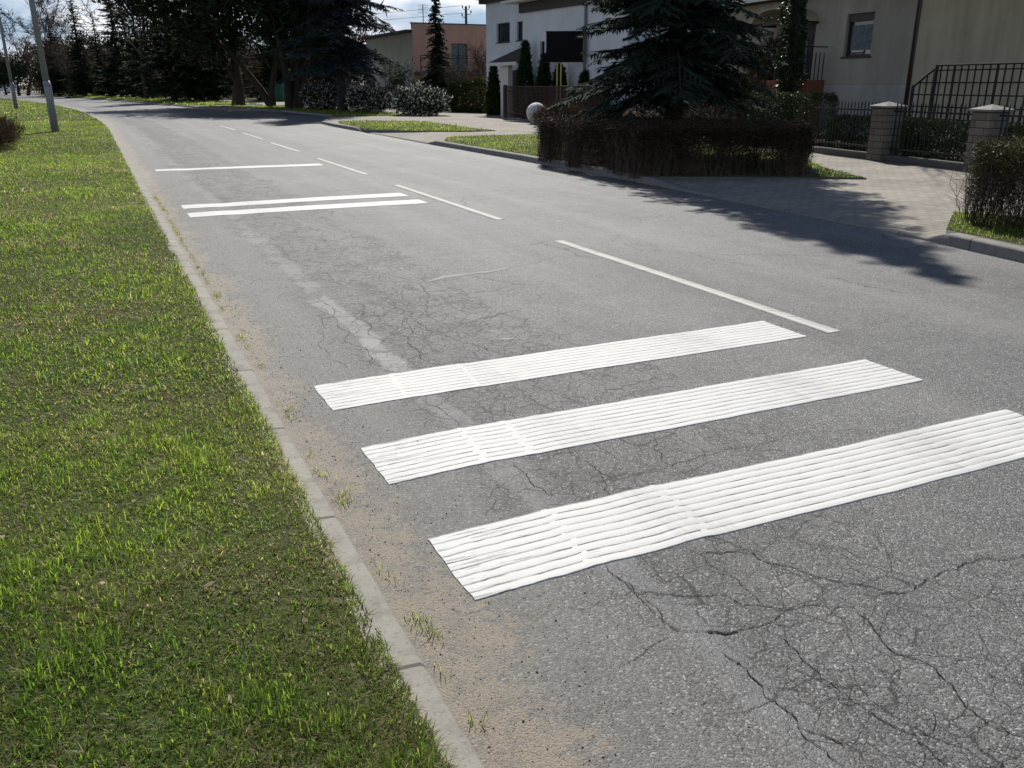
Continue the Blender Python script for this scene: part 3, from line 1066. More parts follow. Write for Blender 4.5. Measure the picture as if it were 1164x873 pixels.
DL = {0: 'lane dash beside the nearest rumble strip at the right edge', 1: 'long white centre dash right beside the near three rumble strips',
      2: 'second long white centre dash up the road, level with the far pair of strips',
      3: 'centre dash beside the single far strip', 4: 'short looking centre dash just beyond the single far strip',
      5: 'small centre dash at the edge of the tree shadow', 6: 'pale centre dash lying inside the tree shadow'}
for k, (a, b2) in enumerate([(-1.85, 2.2), (4.24, 8.30), (10.0, 14.3), (16.35, 20.45), (22.75, 26.75), (28.6, 32.6), (34.7, 38.7)]):
    tc_ = 4.37 + .012 * max(0, a)
    n = 24
    sv = np.linspace(a, b2, n)
    cx, cy = ST(a, tc_)
    V = []
    for s_ in sv:
        for dt, dz in ((-.061, -.01), (-.06, .0035), (.06, .0035), (.061, -.01)):
            e = .006 * (float(fbm(s_ * 5, dt * 40 + k)) - .5)
            x, y = ST(s_, tc_ + dt + e)
            V.append((x - cx, y - cy, float(rz(s_, tc_ + dt)) + dz))
    Fq = [(i * 4 + j, i * 4 + j + 1, i * 4 + j + 5, i * 4 + j + 4) for i in range(n - 1) for j in range(3)]
    o = np_mesh('lane_dash', V, [np.array(Fq)], M['dash'])
    o.location = (float(cx), float(cy), 0)
    tag(o, DL[k], 'road marking', 'white dashes of the centre line')

# ------------------------------------------------------------------ grass
def soup(name, s_t_fn, mat): ...


def blades(X, Y, Z, h, wd, dry, rndv, lean, rng):
    n = len(X)
    az = rng.uniform(0, 2 * np.pi, n); fa = az + np.pi / 2 + rng.normal(0, .5, n)
    lx, ly = np.cos(az), np.sin(az); wx, wy = np.cos(fa) * wd, np.sin(fa) * wd
    hz = h * np.cos(lean); hr = h * np.sin(lean)
    b0 = np.stack([X - wx, Y - wy, Z - .004], 1); b1 = np.stack([X + wx, Y + wy, Z - .004], 1)
    mxx, myy = X + lx * hr * .38, Y + ly * hr * .38
    m0 = np.stack([mxx - wx * .75, myy - wy * .75, Z + hz * .62], 1); m1 = np.stack([mxx + wx * .75, myy + wy * .75, Z + hz * .62], 1)
    tp = np.stack([X + lx * hr, Y + ly * hr, Z + hz * .93], 1)
    V = np.stack([b0, b1, m0, m1, tp], 1).reshape(-1, 3)
    i = np.arange(n) * 5
    Q = np.stack([i, i + 1, i + 3, i + 2], 1); T = np.stack([i + 2, i + 3, i + 4], 1)
    return V, Q, T, np.concatenate([dry, dry]), np.concatenate([rndv, rndv])


def grass_patch(name, label, tiers, zf, inside, rng, hmul=1.0, dryadd=0.0):
    """tiers: (s0,s1,t0,t1,density,wmul)"""
    AX = []
    for (s0, s1, t0, t1, dens, wm) in tiers:
        n = int((s1 - s0) * (t1 - t0) * dens)
        s = rng.uniform(s0, s1, n); t = rng.uniform(t0, t1, n)
        X, Y = ST(s, t)
        Z = zf(s, t)
        px, py = px_of(X, Y, Z)
        ok = (Y > .6) & (px > -330) & (px < 1500) & (py < 1060) & inside(s, t, X, Y)
        s, t, X, Y, Z = s[ok], t[ok], X[ok], Y[ok], Z[ok]
        wq = fbm(s * 3.1 + 70, t * 3.1, 2)
        cl = .25 + .5 * (.55 * fbm(s * 3.3 + wq * 1.5, t * 3.3 - wq * 1.5, 4) + .45 * fbm(s * 9 + 31, t * 9, 2)) * 1.15 + .22 * (fbm(s * .9, t * .9, 3) - .5)      # tufts
        cl2 = fbm(s * .55 + 40, t * .55, 3)       # broad patches
        thin = rng.random(len(s)) < np.clip(.85 + 2.2 * (cl - .50), .55, 1)
        s, t, X, Y, Z, cl, cl2 = [a[thin] for a in (s, t, X, Y, Z, cl, cl2)]
        n = len(s)
        h = (.016 + .052 * np.clip((cl - .47) * 4.2, 0, 1) * .78 + .017 * rng.random(n)) * hmul * (1 + .3 * (wm - 1) * .2)
        tall = rng.random(n) < .04
        h = np.where(tall, h * 1.6, h)
        d1 = np.clip((fbm(s * 1.7 + 9, t * 1.7 + 4, 5) - .47) * 4.5, 0, 1) + dryadd
        dry = np.where(rng.random(n) < .13 + .5 * np.clip(d1, 0, 1), rng.uniform(.55, 1, n), rng.uniform(0, .22, n))
        edge = np.clip((t - .25) / .3, 0, 1) if 'verge' in label else 0
        dry = np.where(rng.random(n) < .35 * edge, .8, dry)
        lean = np.where(dry > .5, rng.uniform(.7, 1.5, n), rng.normal(1.0 - .2 * np.clip((cl - .5) * 5, 0, 1), .38, n).clip(.08, 1.5))
        rv = np.clip(rng.normal(.40, .22, n) + (cl2 - .5) * .7 + (cl - .5) * .8, 0, 1)
        flat = rng.random(n) < .34
        dry = np.where(flat & (rng.random(n) < .45), rng.uniform(.5, 1, n), dry)
        lean = np.where(flat, rng.uniform(1.2, 1.56, n), lean)
        h = np.where(flat, rng.uniform(.02, .06, n) * hmul, h)
        AX.append((X, Y, Z, h, np.full(n, .0017) * wm * rng.uniform(.7, 1.4, n), dry, rv, lean))
    A = [np.concatenate([a[k] for a in AX]) for k in range(8)]
    V, Q, T, d, r_ = blades(*A, rng)
    o = np_mesh(name, V, [Q, T], M['grass'], attrs={'dry': d, 'rnd': r_})
    return tag(o, label, 'grass', None, 'stuff')


yes = lambda s, t, X, Y: np.ones(len(X), bool)
gtiers = [(.2, 2.2, -2.6, .572, 27000, 1.0), (2.2, 4.5, -3.6, .572, 17000, 1.15), (4.5, 8, -5, .565, 6000, 1.7), (8, 14, -7.5, .56, 3400, 2.0),
          (14, 24, -13, .54, 1700, 3.0), (24, 45, -16, .54, 480, 5.0), (45, 105, -20, .54, 60, 14)]
grass_patch('grass', 'short patchy green and straw turf of the left verge beside the kerb', gtiers, vz, yes, np.random.default_rng(1))


def in_poly(poly):
    P = np.array(poly)

    def f(s, t, X, Y):
        c = np.zeros(len(X), bool)
        n = len(P)
        for i in range(n):
            x1, y1 = P[i]; x2, y2 = P[(i + 1) % n]
            cond = ((y1 > Y) != (y2 > Y)) & (X < (x2 - x1) * (Y - y1) / (y2 - y1 + 1e-12) + x1)
            c ^= cond
        return c
    return f


def poly_sheet(name, poly, z, mat):
    n = len(poly)
    V = [(x, y, z) for x, y in poly] + [(x, y, -.05) for x, y in poly]
    o = np_mesh(name, V, [np.array([list(range(n))]), np.array([(k, k + n, (k + 1) % n + n, (k + 1) % n) for k in range(n)])], [mat, M['dark_conc']], midx=[0] + [1] * n)
    o['kind'] = 'structure'
    return o


def kerb_line(s0, s1, n=8):
    return [tuple(float(v) for v in ST(s, redge(s) + .165)) for s in np.linspace(s0, s1, n)]


PZ = .125
HPOLY = [G(613, 182, .12), G(728, 201, .12), G(921, 201, .12), (AT(915, 17.6)[0], 17.6), (AT(800, 18.4)[0], 18.4), (AT(700, 20.3)[0], 20.3), AT(620, 21.8)]
polyA = kerb_line(23.3, 12.6, 8) + [G(985, 204, .1), G(950, 196, .1), G(900, 178, .1), G(760, 160, .1), G(611, 153.5, .1), G(545, 155, .1), G(509, 156.7, .1)]
poly_sheet('hedge_bed', polyA, PZ, M['soil'])
grass_patch('grass', 'grass round the foot of the long dark hedge', [(9, 27, 8, 16, 620, 4.2)], lambda s, t: PZ + 0 * t, lambda s, t, X, Y: in_poly(polyA)(s, t, X, Y) & ~in_poly([(3.0 + (x - 3.0) * 1.04, 18.3 + (y - 18.3) * 1.13 + .05) for x, y in HPOLY])(s, t, X, Y), np.random.default_rng(2), 1.15, .1)
polyB = kerb_line(32.2, 38.0, 5)[::-1] + [G(418, 148, .1), G(476, 150, .1), G(534, 150, .1), G(563, 149, .1), G(534, 146, .1), G(484, 138, .1), G(421, 137.5, .1), G(384, 137.5, .1)]
polyB = [G(386, 140.5, .1), G(418, 148, .1), G(476, 150, .1), G(534, 150, .1), G(563, 149, .1), G(534, 146, .1), G(484, 138.5, .1), G(421, 137.5, .1), G(384, 138.5, .1)]
poly_sheet('grass_island', polyB, PZ, M['soil'])
grass_patch('grass', 'small sunlit triangle of grass between kerb and driveway', [(24, 44, 8, 17, 260, 7)], lambda s, t: PZ + 0 * t, in_poly(polyB), np.random.default_rng(3), 1.2)
polyC = [tuple(float(v) for v in ST(s, redge(s) + .17)) for s in np.linspace(44, 68, 9)] + [tuple(float(v) for v in ST(s, 15.4)) for s in (68, 60, 52, 44)]
poly_sheet('tree_bed', polyC, PZ, M['soil'])
grass_patch('grass', 'rough grass under the multi-stem trees beyond the parking bay', [(44, 68, 8.5, 15.5, 110, 10)], lambda s, t: PZ + 0 * t, in_poly(polyC), np.random.default_rng(4), 1.6)
polyD = [tuple(float(v) for v in ST(s, redge(s) + .17)) for s in np.linspace(72, 170, 14)] + [tuple(float(v) for v in ST(s, 14.5)) for s in (170, 140, 110, 90, 72)]
poly_sheet('far_verge', polyD, PZ, M['soil'])
grass_patch('grass', 'far strip of grass below the row of conifers', [(72, 170, 8.5, 14.5, 45, 17)], lambda s, t: PZ + 0 * t, in_poly(polyD), np.random.default_rng(5), 1.8)
polyE = kerb_line(-7, 6.5, 8) + [G(1081, 249, .1), G(1083, 243, .1)] + [tuple(float(v) for v in ST(s, 10.4)) for s in (6.0, 3, -7)]
poly_sheet('shrub_bed', polyE, PZ, M['soil'])
grass_patch('grass', 'dry grass in front of the clipped shrub at the right edge', [(1, 9, 7.6, 11.5, 2000, 2.3)], lambda s, t: PZ + 0 * t, in_poly(polyE), np.random.default_rng(6), 1.0, .25)
# weeds rooted in the gutter joint
rg = np.random.default_rng(8)
WX = []
for k in range(95):
    s0 = rg.uniform(.9, 15); t0 = .69 + abs(rg.normal(0, .03)); n = rg.integers(5, 24)
    WX.append((np.full(n, s0) + rg.normal(0, .035, n), np.full(n, t0) + rg.normal(0, .012, n)))
s = np.concatenate([a for a, b2 in WX]); t = np.concatenate([b2 for a, b2 in WX]); n = len(s)
X, Y = ST(s, t)
V, Q, T, d, r_ = blades(X, Y, rz(s, t), rg.uniform(.015, .06, n), np.full(n, .0016), rg.choice([.1, .5, .9], n), rg.uniform(.2, .9, n), rg.uniform(.3, 1.2, n), rg)
tag(np_mesh('gutter_weeds', V, [Q, T], M['grass'], attrs={'dry': d, 'rnd': r_}), 'small weeds sprouting in the joint between kerb and road', 'weeds', None, 'stuff')


# grit lying in the gutter
def pebbles(n, rng):
    s = rng.uniform(.8, 16, n); t = .69 + np.abs(rng.normal(0, .28, n))
    ok = t < 1.6
    s, t = s[ok], t[ok]
    X, Y = ST(s, t); Z = rz(s, t)
    n = len(s)
    r = np.clip(rng.lognormal(-6.5, .45, n), .0008, .006)
    U = np.array([(1, 0, 0), (0, 1, 0), (-1, 0, 0), (0, -1, 0), (0, 0, .8), (0, 0, -.8)])
    A = rng.uniform(0, 6.28, n)
    P = U[None] * rng.uniform(.6, 1.3, (n, 6, 1)) * r[:, None, None]
    c, sn_ = np.cos(A)[:, None], np.sin(A)[:, None]
    P = np.stack([P[..., 0] * c - P[..., 1] * sn_, P[..., 0] * sn_ + P[..., 1] * c, P[..., 2]], -1)
    P += np.stack([X, Y, Z + r * .5], 1)[:, None]
    f = np.array([(0, 1, 4), (1, 2, 4), (2, 3, 4), (3, 0, 4), (1, 0, 5), (2, 1, 5), (3, 2, 5), (0, 3, 5)])
    Fc = (np.arange(n) * 6)[:, None, None] + f[None]
    return P.reshape(-1, 3), Fc.reshape(-1, 3), np.repeat(rng.random(n), 8)


M['pebble'] = leaf_mat('gutter_grit', (.07, .06, .048), (.46, .39, .29), 0, .9)
V, Fc, a = pebbles(15000, np.random.default_rng(9))
tag(np_mesh('gutter_gravel', V, [Fc], M['pebble'], attrs={'rnd': a}), 'tan sand grains and small stones drifted along the left gutter', 'gravel', None, 'stuff')

M['litter'] = leaf_mat('dead_leaves', (.10, .065, .035), (.42, .34, .22), .2, .8)


# ------------------------------------------------------------------ vegetation builders
def diamonds(P0, P1, W, rng, flat=None):
    n = len(P0)
    d = P1 - P0
    r = rng.normal(size=(n, 3)) if flat is None else flat + rng.normal(size=(n, 3)) * .35
    sd = np.cross(d, r); sd /= (np.linalg.norm(sd, axis=1, keepdims=True) + 1e-9)
    W = np.broadcast_to(np.asarray(W), (n,))[:, None]
    m = P0 + d * .42
    V = np.stack([P0, m + sd * W, P1, m - sd * W], 1).reshape(-1, 3)
    i = np.arange(n) * 4
    return V, np.stack([i, i + 1, i + 2, i + 3], 1)


def segs(P0, P1, R0, R1, k=4):
    P0, P1 = np.asarray(P0, float), np.asarray(P1, float)
    n = len(P0)
    d = P1 - P0; d /= (np.linalg.norm(d, axis=1, keepdims=True) + 1e-9)
    up = np.where(np.abs(d[:, 2:3]) < .9, np.array([[0, 0, 1.]]), np.array([[1., 0, 0]]))
    a = np.cross(d, up); a /= np.linalg.norm(a, axis=1, keepdims=True)
    b = np.cross(a, d)
    an = 2 * np.pi * np.arange(k) / k
    ring = a[:, None] * np.cos(an)[None, :, None] + b[:, None] * np.sin(an)[None, :, None]
    R0 = np.broadcast_to(np.asarray(R0), (n,))[:, None, None]; R1 = np.broadcast_to(np.asarray(R1), (n,))[:, None, None]
    V = np.concatenate([P0[:, None] + ring * R0, P1[:, None] + ring * R1], 1).reshape(-1, 3)
    i = (np.arange(n) * 2 * k)[:, None]
    j = np.arange(k)[None]
    j2 = (j + 1) % k
    Q = np.stack([i + j, i + k + j, i + k + j2, i + j2], -1).reshape(-1, 4)
    return V, Q


def leaf_obj(name, P0, P1, W, mat, parent, rng, flat=None, rv=None):
    V, Q = diamonds(P0, P1, W, rng, flat)
    a = rng.random(len(Q)) if rv is None else rv
    return np_mesh(name, V, [Q], mat, parent, attrs={'rnd': a})


def spruce(label, loc, h, Rad, z0, mat, seed, whorls, per, usteps, group=None, droop=.28, name='spruce_tree', bark='bark', taper=.85, tw=.30, wmul=1.0, cat='tree', prune=0):
    rng = np.random.default_rng(seed)
    root = thing(name, label, cat, loc, 0, group)
    mb = MB()
    mb.tube([(0, 0, -.1), (.02, 0, .4), (0, .03, h * .35), (0, 0, h * .7), (0, 0, h)], [h * .017 + .05, h * .014 + .03, h * .010, h * .006, .01], 8)
    mb.build('trunk', M[bark], root, True)
    P0, P1, W, FL, RV = [], [], [], [], []
    B0, B1, BR = [], [], []
    zs = z0 + (h - z0) * (np.arange(whorls) / whorls) ** 1.05
    for wi, zz in enumerate(zs):
        fr = (h - zz) / (h - z0)
        for k in range(per):
            a = rng.uniform(0, 2 * np.pi)
            L = max(.18, Rad * fr ** taper * rng.choice([.55, .78, .95, 1.05, 1.16]) * rng.uniform(.9, 1.08))
            if prune and zz < 5.5 and -1.15 < ((a + np.pi) % (2 * np.pi)) - np.pi < 1.2: L = min(L, (prune + .15 * max(0, zz - 2.4)) * rng.uniform(.78, 1.08))
            if prune and 2.1 < zz < 5.0 and abs(a - np.pi) < 1.0: L = min(L, 2.2 * rng.uniform(.85, 1.06))
            z = zz + rng.uniform(-.5, .5) * (h - z0) / whorls
            dr = np.array([np.cos(a), np.sin(a), 0]); pr = np.array([-np.sin(a), np.cos(a), 0])
            rise = rng.uniform(-.05, .18) + .25 * (1 - fr); dp = droop * rng.uniform(.7, 1.3)
            path = lambda u: np.array([0, 0, z]) + dr * L * u + np.array([0, 0, 1]) * L * (rise * u - dp * u ** 2 * 1.4 + .20 * u ** 3)
            us_ = np.linspace(0, 1, 5)
            pp = [path(u) for u in us_]
            for i in range(4):
                B0.append(pp[i]); B1.append(pp[i + 1]); BR.append(.012 * L * (1 - us_[i]) + .006)
            ns = max(4, int(usteps * (.35 + .65 * L / Rad)))
            for u in np.linspace(.10, 1, ns):
                p = path(u)
                dv = path(min(u + .02, 1.02)) - path(u); dv /= np.linalg.norm(dv)
                for sgn in (-1, 1):
                    l = tw * L * (1.08 - .72 * u) * rng.uniform(.6, 1.25) + .06
                    ang = rng.uniform(.55, 1.05)
                    dd = dv * np.cos(ang) + pr * sgn * np.sin(ang) + np.array([0, 0, rng.uniform(-.32, .06)])
                    rvb = np.clip(rng.normal(.35 + .35 * u, .2), 0, 1)
                    e = p + dd * l
                    P0.append(p); P1.append(e); W.append(.014 * wmul + .022 * l); FL.append((0, 0, 1)); RV.append(rvb)
                    # side shoots
                    for q in (.22, .42, .62, .8):
                        pq = p + dd * l * q
                        for s2 in (-1, 1):
                            d2 = dd * .75 + np.cross(dd, (0, 0, 1)) * s2 * .75 + np.array([0, 0, rng.uniform(-.4, .1)])
                            P0.append(pq); P1.append(pq + d2 * l * (.62 - .38 * q) * rng.uniform(.7, 1.2)); W.append(.012 * wmul + .018 * l); FL.append((0, 0, 1)); RV.append(np.clip(rvb + rng.normal(.08, .12), 0, 1))
    P0, P1, W, FL = np.array(P0), np.array(P1), np.array(W), np.array(FL, float)
    V, Q = diamonds(P0, P1, W, rng, FL)
    # a second, upright set gives the sprays thickness
    V2, Q2 = diamonds(P0[::2], P1[::2] - np.array([0, 0, .04]), W[::2] * .9, rng)
    V = np.concatenate([V, V2]); Q = np.concatenate([Q, Q2 + len(Q) * 4])
    np_mesh('crown', V, [Q], M[mat], root, attrs={'rnd': np.concatenate([RV, np.array(RV)[::2]])})
    V, Q = segs(B0, B1, BR, np.array(BR) * .7, 4)
    np_mesh('branches', V, [Q], M[bark], root)
    return root


def grow(rng, p, d, L, r, depth, out, tips, spread=.55, up=.12, nchild=(2, 4), shrink=(.62, .84), segn=3, jit=.14):
    d = d / np.linalg.norm(d)
    q = p
    for i in range(segn):
        d = d + rng.normal(0, jit, 3) + np.array([0, 0, up * .5]); d /= np.linalg.norm(d)
        d[2] = max(d[2], .22); d /= np.linalg.norm(d)
        q2 = q + d * L / segn
        r2 = r * (1 - .28 / segn * (i + 1))
        out.append((q, q2, r, r2))
        if depth > 0 and i < segn - 1 and rng.random() < .55:
            grow(rng, q2, d + rng.normal(0, spread, 3), L * rng.uniform(.45, .7), r2 * .5, depth - 1, out, tips, spread, up, nchild, shrink, segn, jit)
        q = q2; r = r2
    if depth <= 0:
        tips.append(q); return
    for k in range(rng.integers(*nchild)):
        grow(rng, q, d + rng.normal(0, spread, 3), L * rng.uniform(*shrink), r * rng.uniform(.55, .75), depth - 1, out, tips, spread, up, nchild, shrink, segn, jit)


def bare_tree(label, loc, L, r, depth, seed, stems=((0, 0, 1),), leaf=None, group=None, spread=.5, up=.12, bark='twig', name='bare_tree', leaf_n=10, leaf_s=.25, leaf_w=.03, minr=.006, cat='tree', twigs=0, sep=0.0, hsc=1.0):
    rng = np.random.default_rng(seed)
    root = thing(name, label, cat, loc, 0, group)
    tr, crown, tips = [], [], []
    for i, sd in enumerate(stems):
        o_ = []
        b = np.array([sd[0], sd[1], 0.0]) * sep
        grow(rng, b + np.array([0, 0, -.1]), np.array(sd, float), L * rng.uniform(.85, 1.1), r, depth, o_, tips, spread, up)
        tr += o_[:3]; crown += o_[3:]
    tips = np.array(tips)
    for nm, seg, k in (('trunk', tr, 9), ('crown', crown, 5)):
        P0 = np.array([a[0] for a in seg]); P1 = np.array([a[1] for a in seg])
        R0 = np.maximum([a[2] for a in seg], minr); R1 = np.maximum([a[3] for a in seg], minr)
        if nm == 'trunk': R0[::3] *= 1.25
        V, Q = segs(P0, P1, R0, R1, k)
        if nm == 'crown' and twigs:
            m = len(tips)
            a0 = np.repeat(tips, twigs, 0)
            a1 = a0 + rng.normal(0, .45, a0.shape) * np.array([1, 1, .7]) + np.array([0, 0, .25])
            V2, Q2 = segs(a0, a1, minr * .9, minr * .4, 3)
            V = np.concatenate([V, V2]); Q = np.concatenate([Q, Q2 + len(V) - len(V2)])
        np_mesh(nm, V, [Q], M[bark], root, smooth=True)
    if leaf:
        n = leaf_n
        a0 = np.repeat(tips, n, 0) + rng.normal(0, leaf_s * .9, (len(tips) * n, 3))
        a1 = a0 + rng.normal(0, 1, a0.shape) * leaf_s * .6 + np.array([0, 0, leaf_s * .2])
        leaf_obj('foliage', a0, a1, leaf_w, M[leaf], root, rng)
    return root


def blob_points(n, rng, shape, shell=.55):
    """points in a unit volume biased to the skin. shape: 'ball','column','box'"""
    if shape == 'ball':
        d = rng.normal(size=(n, 3)); d /= np.linalg.norm(d, axis=1, keepdims=True)
        rr = 1 - np.abs(rng.normal(0, 1 - shell, n)) * .55
        bump = 1 + .16 * np.sin(d[:, 0] * 5 + 1) * np.sin(d[:, 1] * 6) + .10 * np.sin(d[:, 2] * 9 + d[:, 0] * 7)
        P = d * (np.clip(rr, .05, 1.05) * bump)[:, None]
        P[:, 2] = P[:, 2] * .5 + .5
        return P, d
    if shape in ('column', 'cone'):
        z = rng.random(n) ** 1.15; a = rng.uniform(0, 2 * np.pi, n)
        prof = np.where(z < .12, .72 + 2.3 * z, (1 - (z - .12) / .88) ** .8) * (1 + .12 * np.sin(3 * a + 9 * z) + .10 * np.sin(23 * z + 2 * a))
        if shape == 'cone': prof = (1 - z) ** .9 * (1 + .16 * np.sin(3 * a + 11 * z) + .20 * np.sin(37 * z + 2 * a) + .1 * np.sin(61 * z + 5 * a)) + .05
        rr = prof * (1 - np.abs(rng.normal(0, .18, n)))
        P = np.stack([np.cos(a) * rr, np.sin(a) * rr, z], 1)
        d = np.stack([np.cos(a), np.sin(a), .6 + 0 * a], 1)
        return P, d
    # box with soft edges
    P = rng.uniform(-1, 1, (n, 3))
    k = rng.integers(0, 6, n); push = rng.random(n) < .8
    ax = k % 3; sg = np.where(k < 3, 1, -1)
    dep = 1 - np.abs(rng.normal(0, .10, n))
    P[np.arange(n)[push], ax[push]] = (sg * dep)[push]
    big = np.max(np.abs(P), axis=1); sq = np.sum(P ** 4, axis=1) ** .25
    P = P / np.maximum(1, sq / 1.08)[:, None]
    P *= (1 + .05 * np.sin(P[:, 0] * 6) * np.sin(P[:, 1] * 5 + 2))[:, None]
    d = P.copy()
    P[:, 2] = P[:, 2] * .5 + .5
    return P, d


def leafy(name, label, cat, loc, size, n, shape, mat, seed, leaf=.06, lw=.02, rz_=0.0, group=None, up=.3, stems=True, stem_mat='bark', parent=None):
    rng = np.random.default_rng(seed)
    root = thing(name, label, cat, loc, rz_, group)
    P, d = blob_points(n, rng, shape)
    sz = np.array(size)
    P = P * sz[None]
    dd = d * .6 + rng.normal(0, .7, d.shape) + np.array([0, 0, up])
    dd /= np.linalg.norm(dd, axis=1, keepdims=True)
    l = leaf * rng.uniform(.6, 1.4, n)
    P = P + rng.normal(0, leaf * .4, P.shape)
    P[:, 2] = np.maximum(P[:, 2], .02)
    leaf_obj('foliage', P, P + dd * l[:, None], lw, M[mat], root, rng)
    if stems:
        mb = MB()
        mb.tube([(0, 0, -.05), (.02, .01, sz[2] * .3), (-.02, .02, sz[2] * .75)], [.035 + .02 * sz[0], .03, .012], 7)
        mb.build('stem', M[stem_mat], root, True)
    return root


def twig_hedge(name, label, cat, poly, z0, h, nst, nleaf, seed, leafmat, zleaf=.35, loc=(0, 0), leaf=.03, twr=.0028, dens_top=1.0, edge=.8, lw=.009):
    """poly in world x,y"""
    rng = np.random.default_rng(seed)
    P = np.array(poly, float)
    c = P.mean(0)
    root = thing(name, label, cat, (c[0], c[1], z0), 0)
    inp = in_poly([tuple(p - c) for p in P])
    Q = P - c
    # sample: near boundary mostly
    def samp(n, e):
        L = np.linalg.norm(np.roll(Q, -1, 0) - Q, axis=1)
        k = rng.choice(len(Q), n, p=L / L.sum()); u = rng.random(n)
        b = Q[k] * (1 - u)[:, None] + np.roll(Q, -1, 0)[k] * u[:, None]
        ins = np.abs(rng.normal(0, .16, n)); ins = np.where(rng.random(n) < e, ins, rng.uniform(0, 1.6, n))
        dirc = -b / np.linalg.norm(b, axis=1, keepdims=True)
        return b + dirc * np.minimum(ins, .9 * np.linalg.norm(b, axis=1))[:, None]
    npl = max(12, nst // 13)
    pc = samp(npl, .6)
    kk = rng.integers(0, npl, nst)
    fan = rng.normal(0, .045, (nst, 2))
    b = pc[kk] + fan
    pts = [np.concatenate([b, np.full((nst, 1), -.03)], 1)]
    hh = h * rng.uniform(.7, 1.04, nst)
    drift = fan * 1.6 + rng.normal(0, .05, (nst, 2))
    drift -= b * .06
    for q in (.3, .6, 1.0):
        xy = b + drift * q * h + rng.normal(0, .045, (nst, 2))
        pts.append(np.concatenate([xy, (hh * q)[:, None]], 1))
    S0 = np.concatenate(pts[:-1]); S1 = np.concatenate(pts[1:])
    r0 = twr * rng.uniform(.6, 1.8, nst)
    R0 = np.concatenate([r0, r0 * .8, r0 * .6]); R1 = np.concatenate([r0 * .8, r0 * .6, r0 * .3])
    # side twigs
    m = nst * 9
    k = rng.integers(0, nst, m); zf = np.clip(rng.normal(.62, .24, m), .08, .97)
    T0 = np.concatenate([b[k] + drift[k] * (zf * h)[:, None], (hh[k] * zf)[:, None]], 1)
    T1 = T0 + np.concatenate([rng.normal(0, .10, (m, 2)), rng.uniform(-.01, .13, (m, 1))], 1)
    T1[:, 2] = np.minimum(T1[:, 2], h * 1.03)
    V, F1 = segs(np.concatenate([S0, T0]), np.concatenate([S1, T1]), np.concatenate([R0, np.full(m, twr * .55)]), np.concatenate([R1, np.full(m, twr * .3)]), 3)
    rv = rng.random(nst)
    col = np.concatenate([rv, rv, rv, rng.random(m)])
    np_mesh('twigs', V, [F1], M['hedge_twig'], root, attrs={'rnd': np.repeat(col, 3)})
    n = nleaf
    # leaves: skin + top
    ntop = int(n * .35 * dens_top)
    bx = samp(n - ntop, edge)
    z = h * np.clip(1 - np.abs(rng.normal(0, 1, n - ntop)) * (1 - zleaf) * .55, .06, 1.02)
    lo, hi = Q.min(0), Q.max(0)
    tp = rng.uniform(lo, hi, (ntop * 2, 2)); tp = tp[inp(None, None, tp[:, 0], tp[:, 1])][:ntop]
    P0 = np.concatenate([np.concatenate([bx, z[:, None]], 1), np.concatenate([tp, (h * rng.uniform(.88, 1.03, len(tp)) + .03 * (fbm(tp[:, 0] * 3, tp[:, 1] * 3) - .5))[:, None]], 1)])
    P0 += rng.normal(0, .03, P0.shape)
    P0[:, 2] = np.maximum(P0[:, 2], .03)
    dd = rng.normal(0, 1, P0.shape) + np.array([0, 0, .5]); dd /= np.linalg.norm(dd, axis=1, keepdims=True)
    leaf_obj('foliage', P0, P0 + dd * (leaf * rng.uniform(.6, 1.4, len(P0)))[:, None], lw, M[leafmat], root, rng)
    return root

rl = np.random.default_rng(77)
n = 260
s_ = rl.uniform(.9, 14, n) ** 1.0; t_ = .5 - np.abs(rl.normal(0, 1.0, n)) * (1 + s_ * .12)
X, Y = ST(s_, t_)
P_ = np.stack([X, Y, vz(s_, t_) + rl.uniform(.012, .035, n)], 1)
dd = rl.normal(0, 1, (n, 3)) * np.array([1, 1, .25]); dd /= np.linalg.norm(dd, axis=1, keepdims=True)
o = leaf_obj('leaf_litter', P_, P_ + dd * rl.uniform(.015, .05, n)[:, None], rl.uniform(.002, .012, n), M['litter'], None, rl, np.tile([0, 0, 1.0], (n, 1)))
tag(o, 'bits of dead leaf and straw strewn over the left verge', 'leaf litter', None, 'stuff')

# ------------------------------------------------------------------ street furniture on the verge
def lamp_post(label, X, Y, r0, h, lean):
    z0 = float(vz(*to_st(X, Y)))
    root = thing('lamp_post', label, 'lamp post', (X, Y, z0 - .05), R(head(to_st(X, Y)[0]) * -1), 'lamp posts on the left verge')
    mb = MB()
    mb.tube([(0, 0, -.3), (0, 0, 1.55), (lean * 1.7, 0, 1.7)], [r0, r0, r0 * .93], 10)
    mb.tube([(lean * 1.7, 0, 1.68), (lean * h, 0, h)], [r0 * .86, r0 * .5], 10)
    mb.build('pole', M['galv'], root, True)
    mb = MB(); mb.tube([(0, 0, 1.52), (0, 0, 1.60)], r0 * 1.06, 10); mb.build('collar', M['galv_d'], root)
    mb = MB(); mb.box(-.06, .06, -r0 - .012, -r0 + .02, .55, 1.0, .006); mb.build('access_door', M['galv_d'], root)
    mb = MB(); mb.tube([(lean * h, 0, h - .1), (lean * h + .3, 0, h + .35), (lean * h + 1.4, 0, h + .6)], .03, 8); mb.build('arm', M['galv'], root, True)
    mb = MB(); mb.box(lean * h + 1.3, lean * h + 1.95, -.13, .13, h + .54, h + .68, .05); mb.build('lantern', M['galv_d'], root)


x, y = G(62.5, 148, .12); lamp_post('grey steel lamp post standing on the left verge, nearer and thicker of the two', x, y, .125, 9.0, -.012)
x, y = G(18, 120.5, .25); lamp_post('thin grey lamp post farther along the left verge, cut by the left edge', x, y, .13, 9.0, -.006)


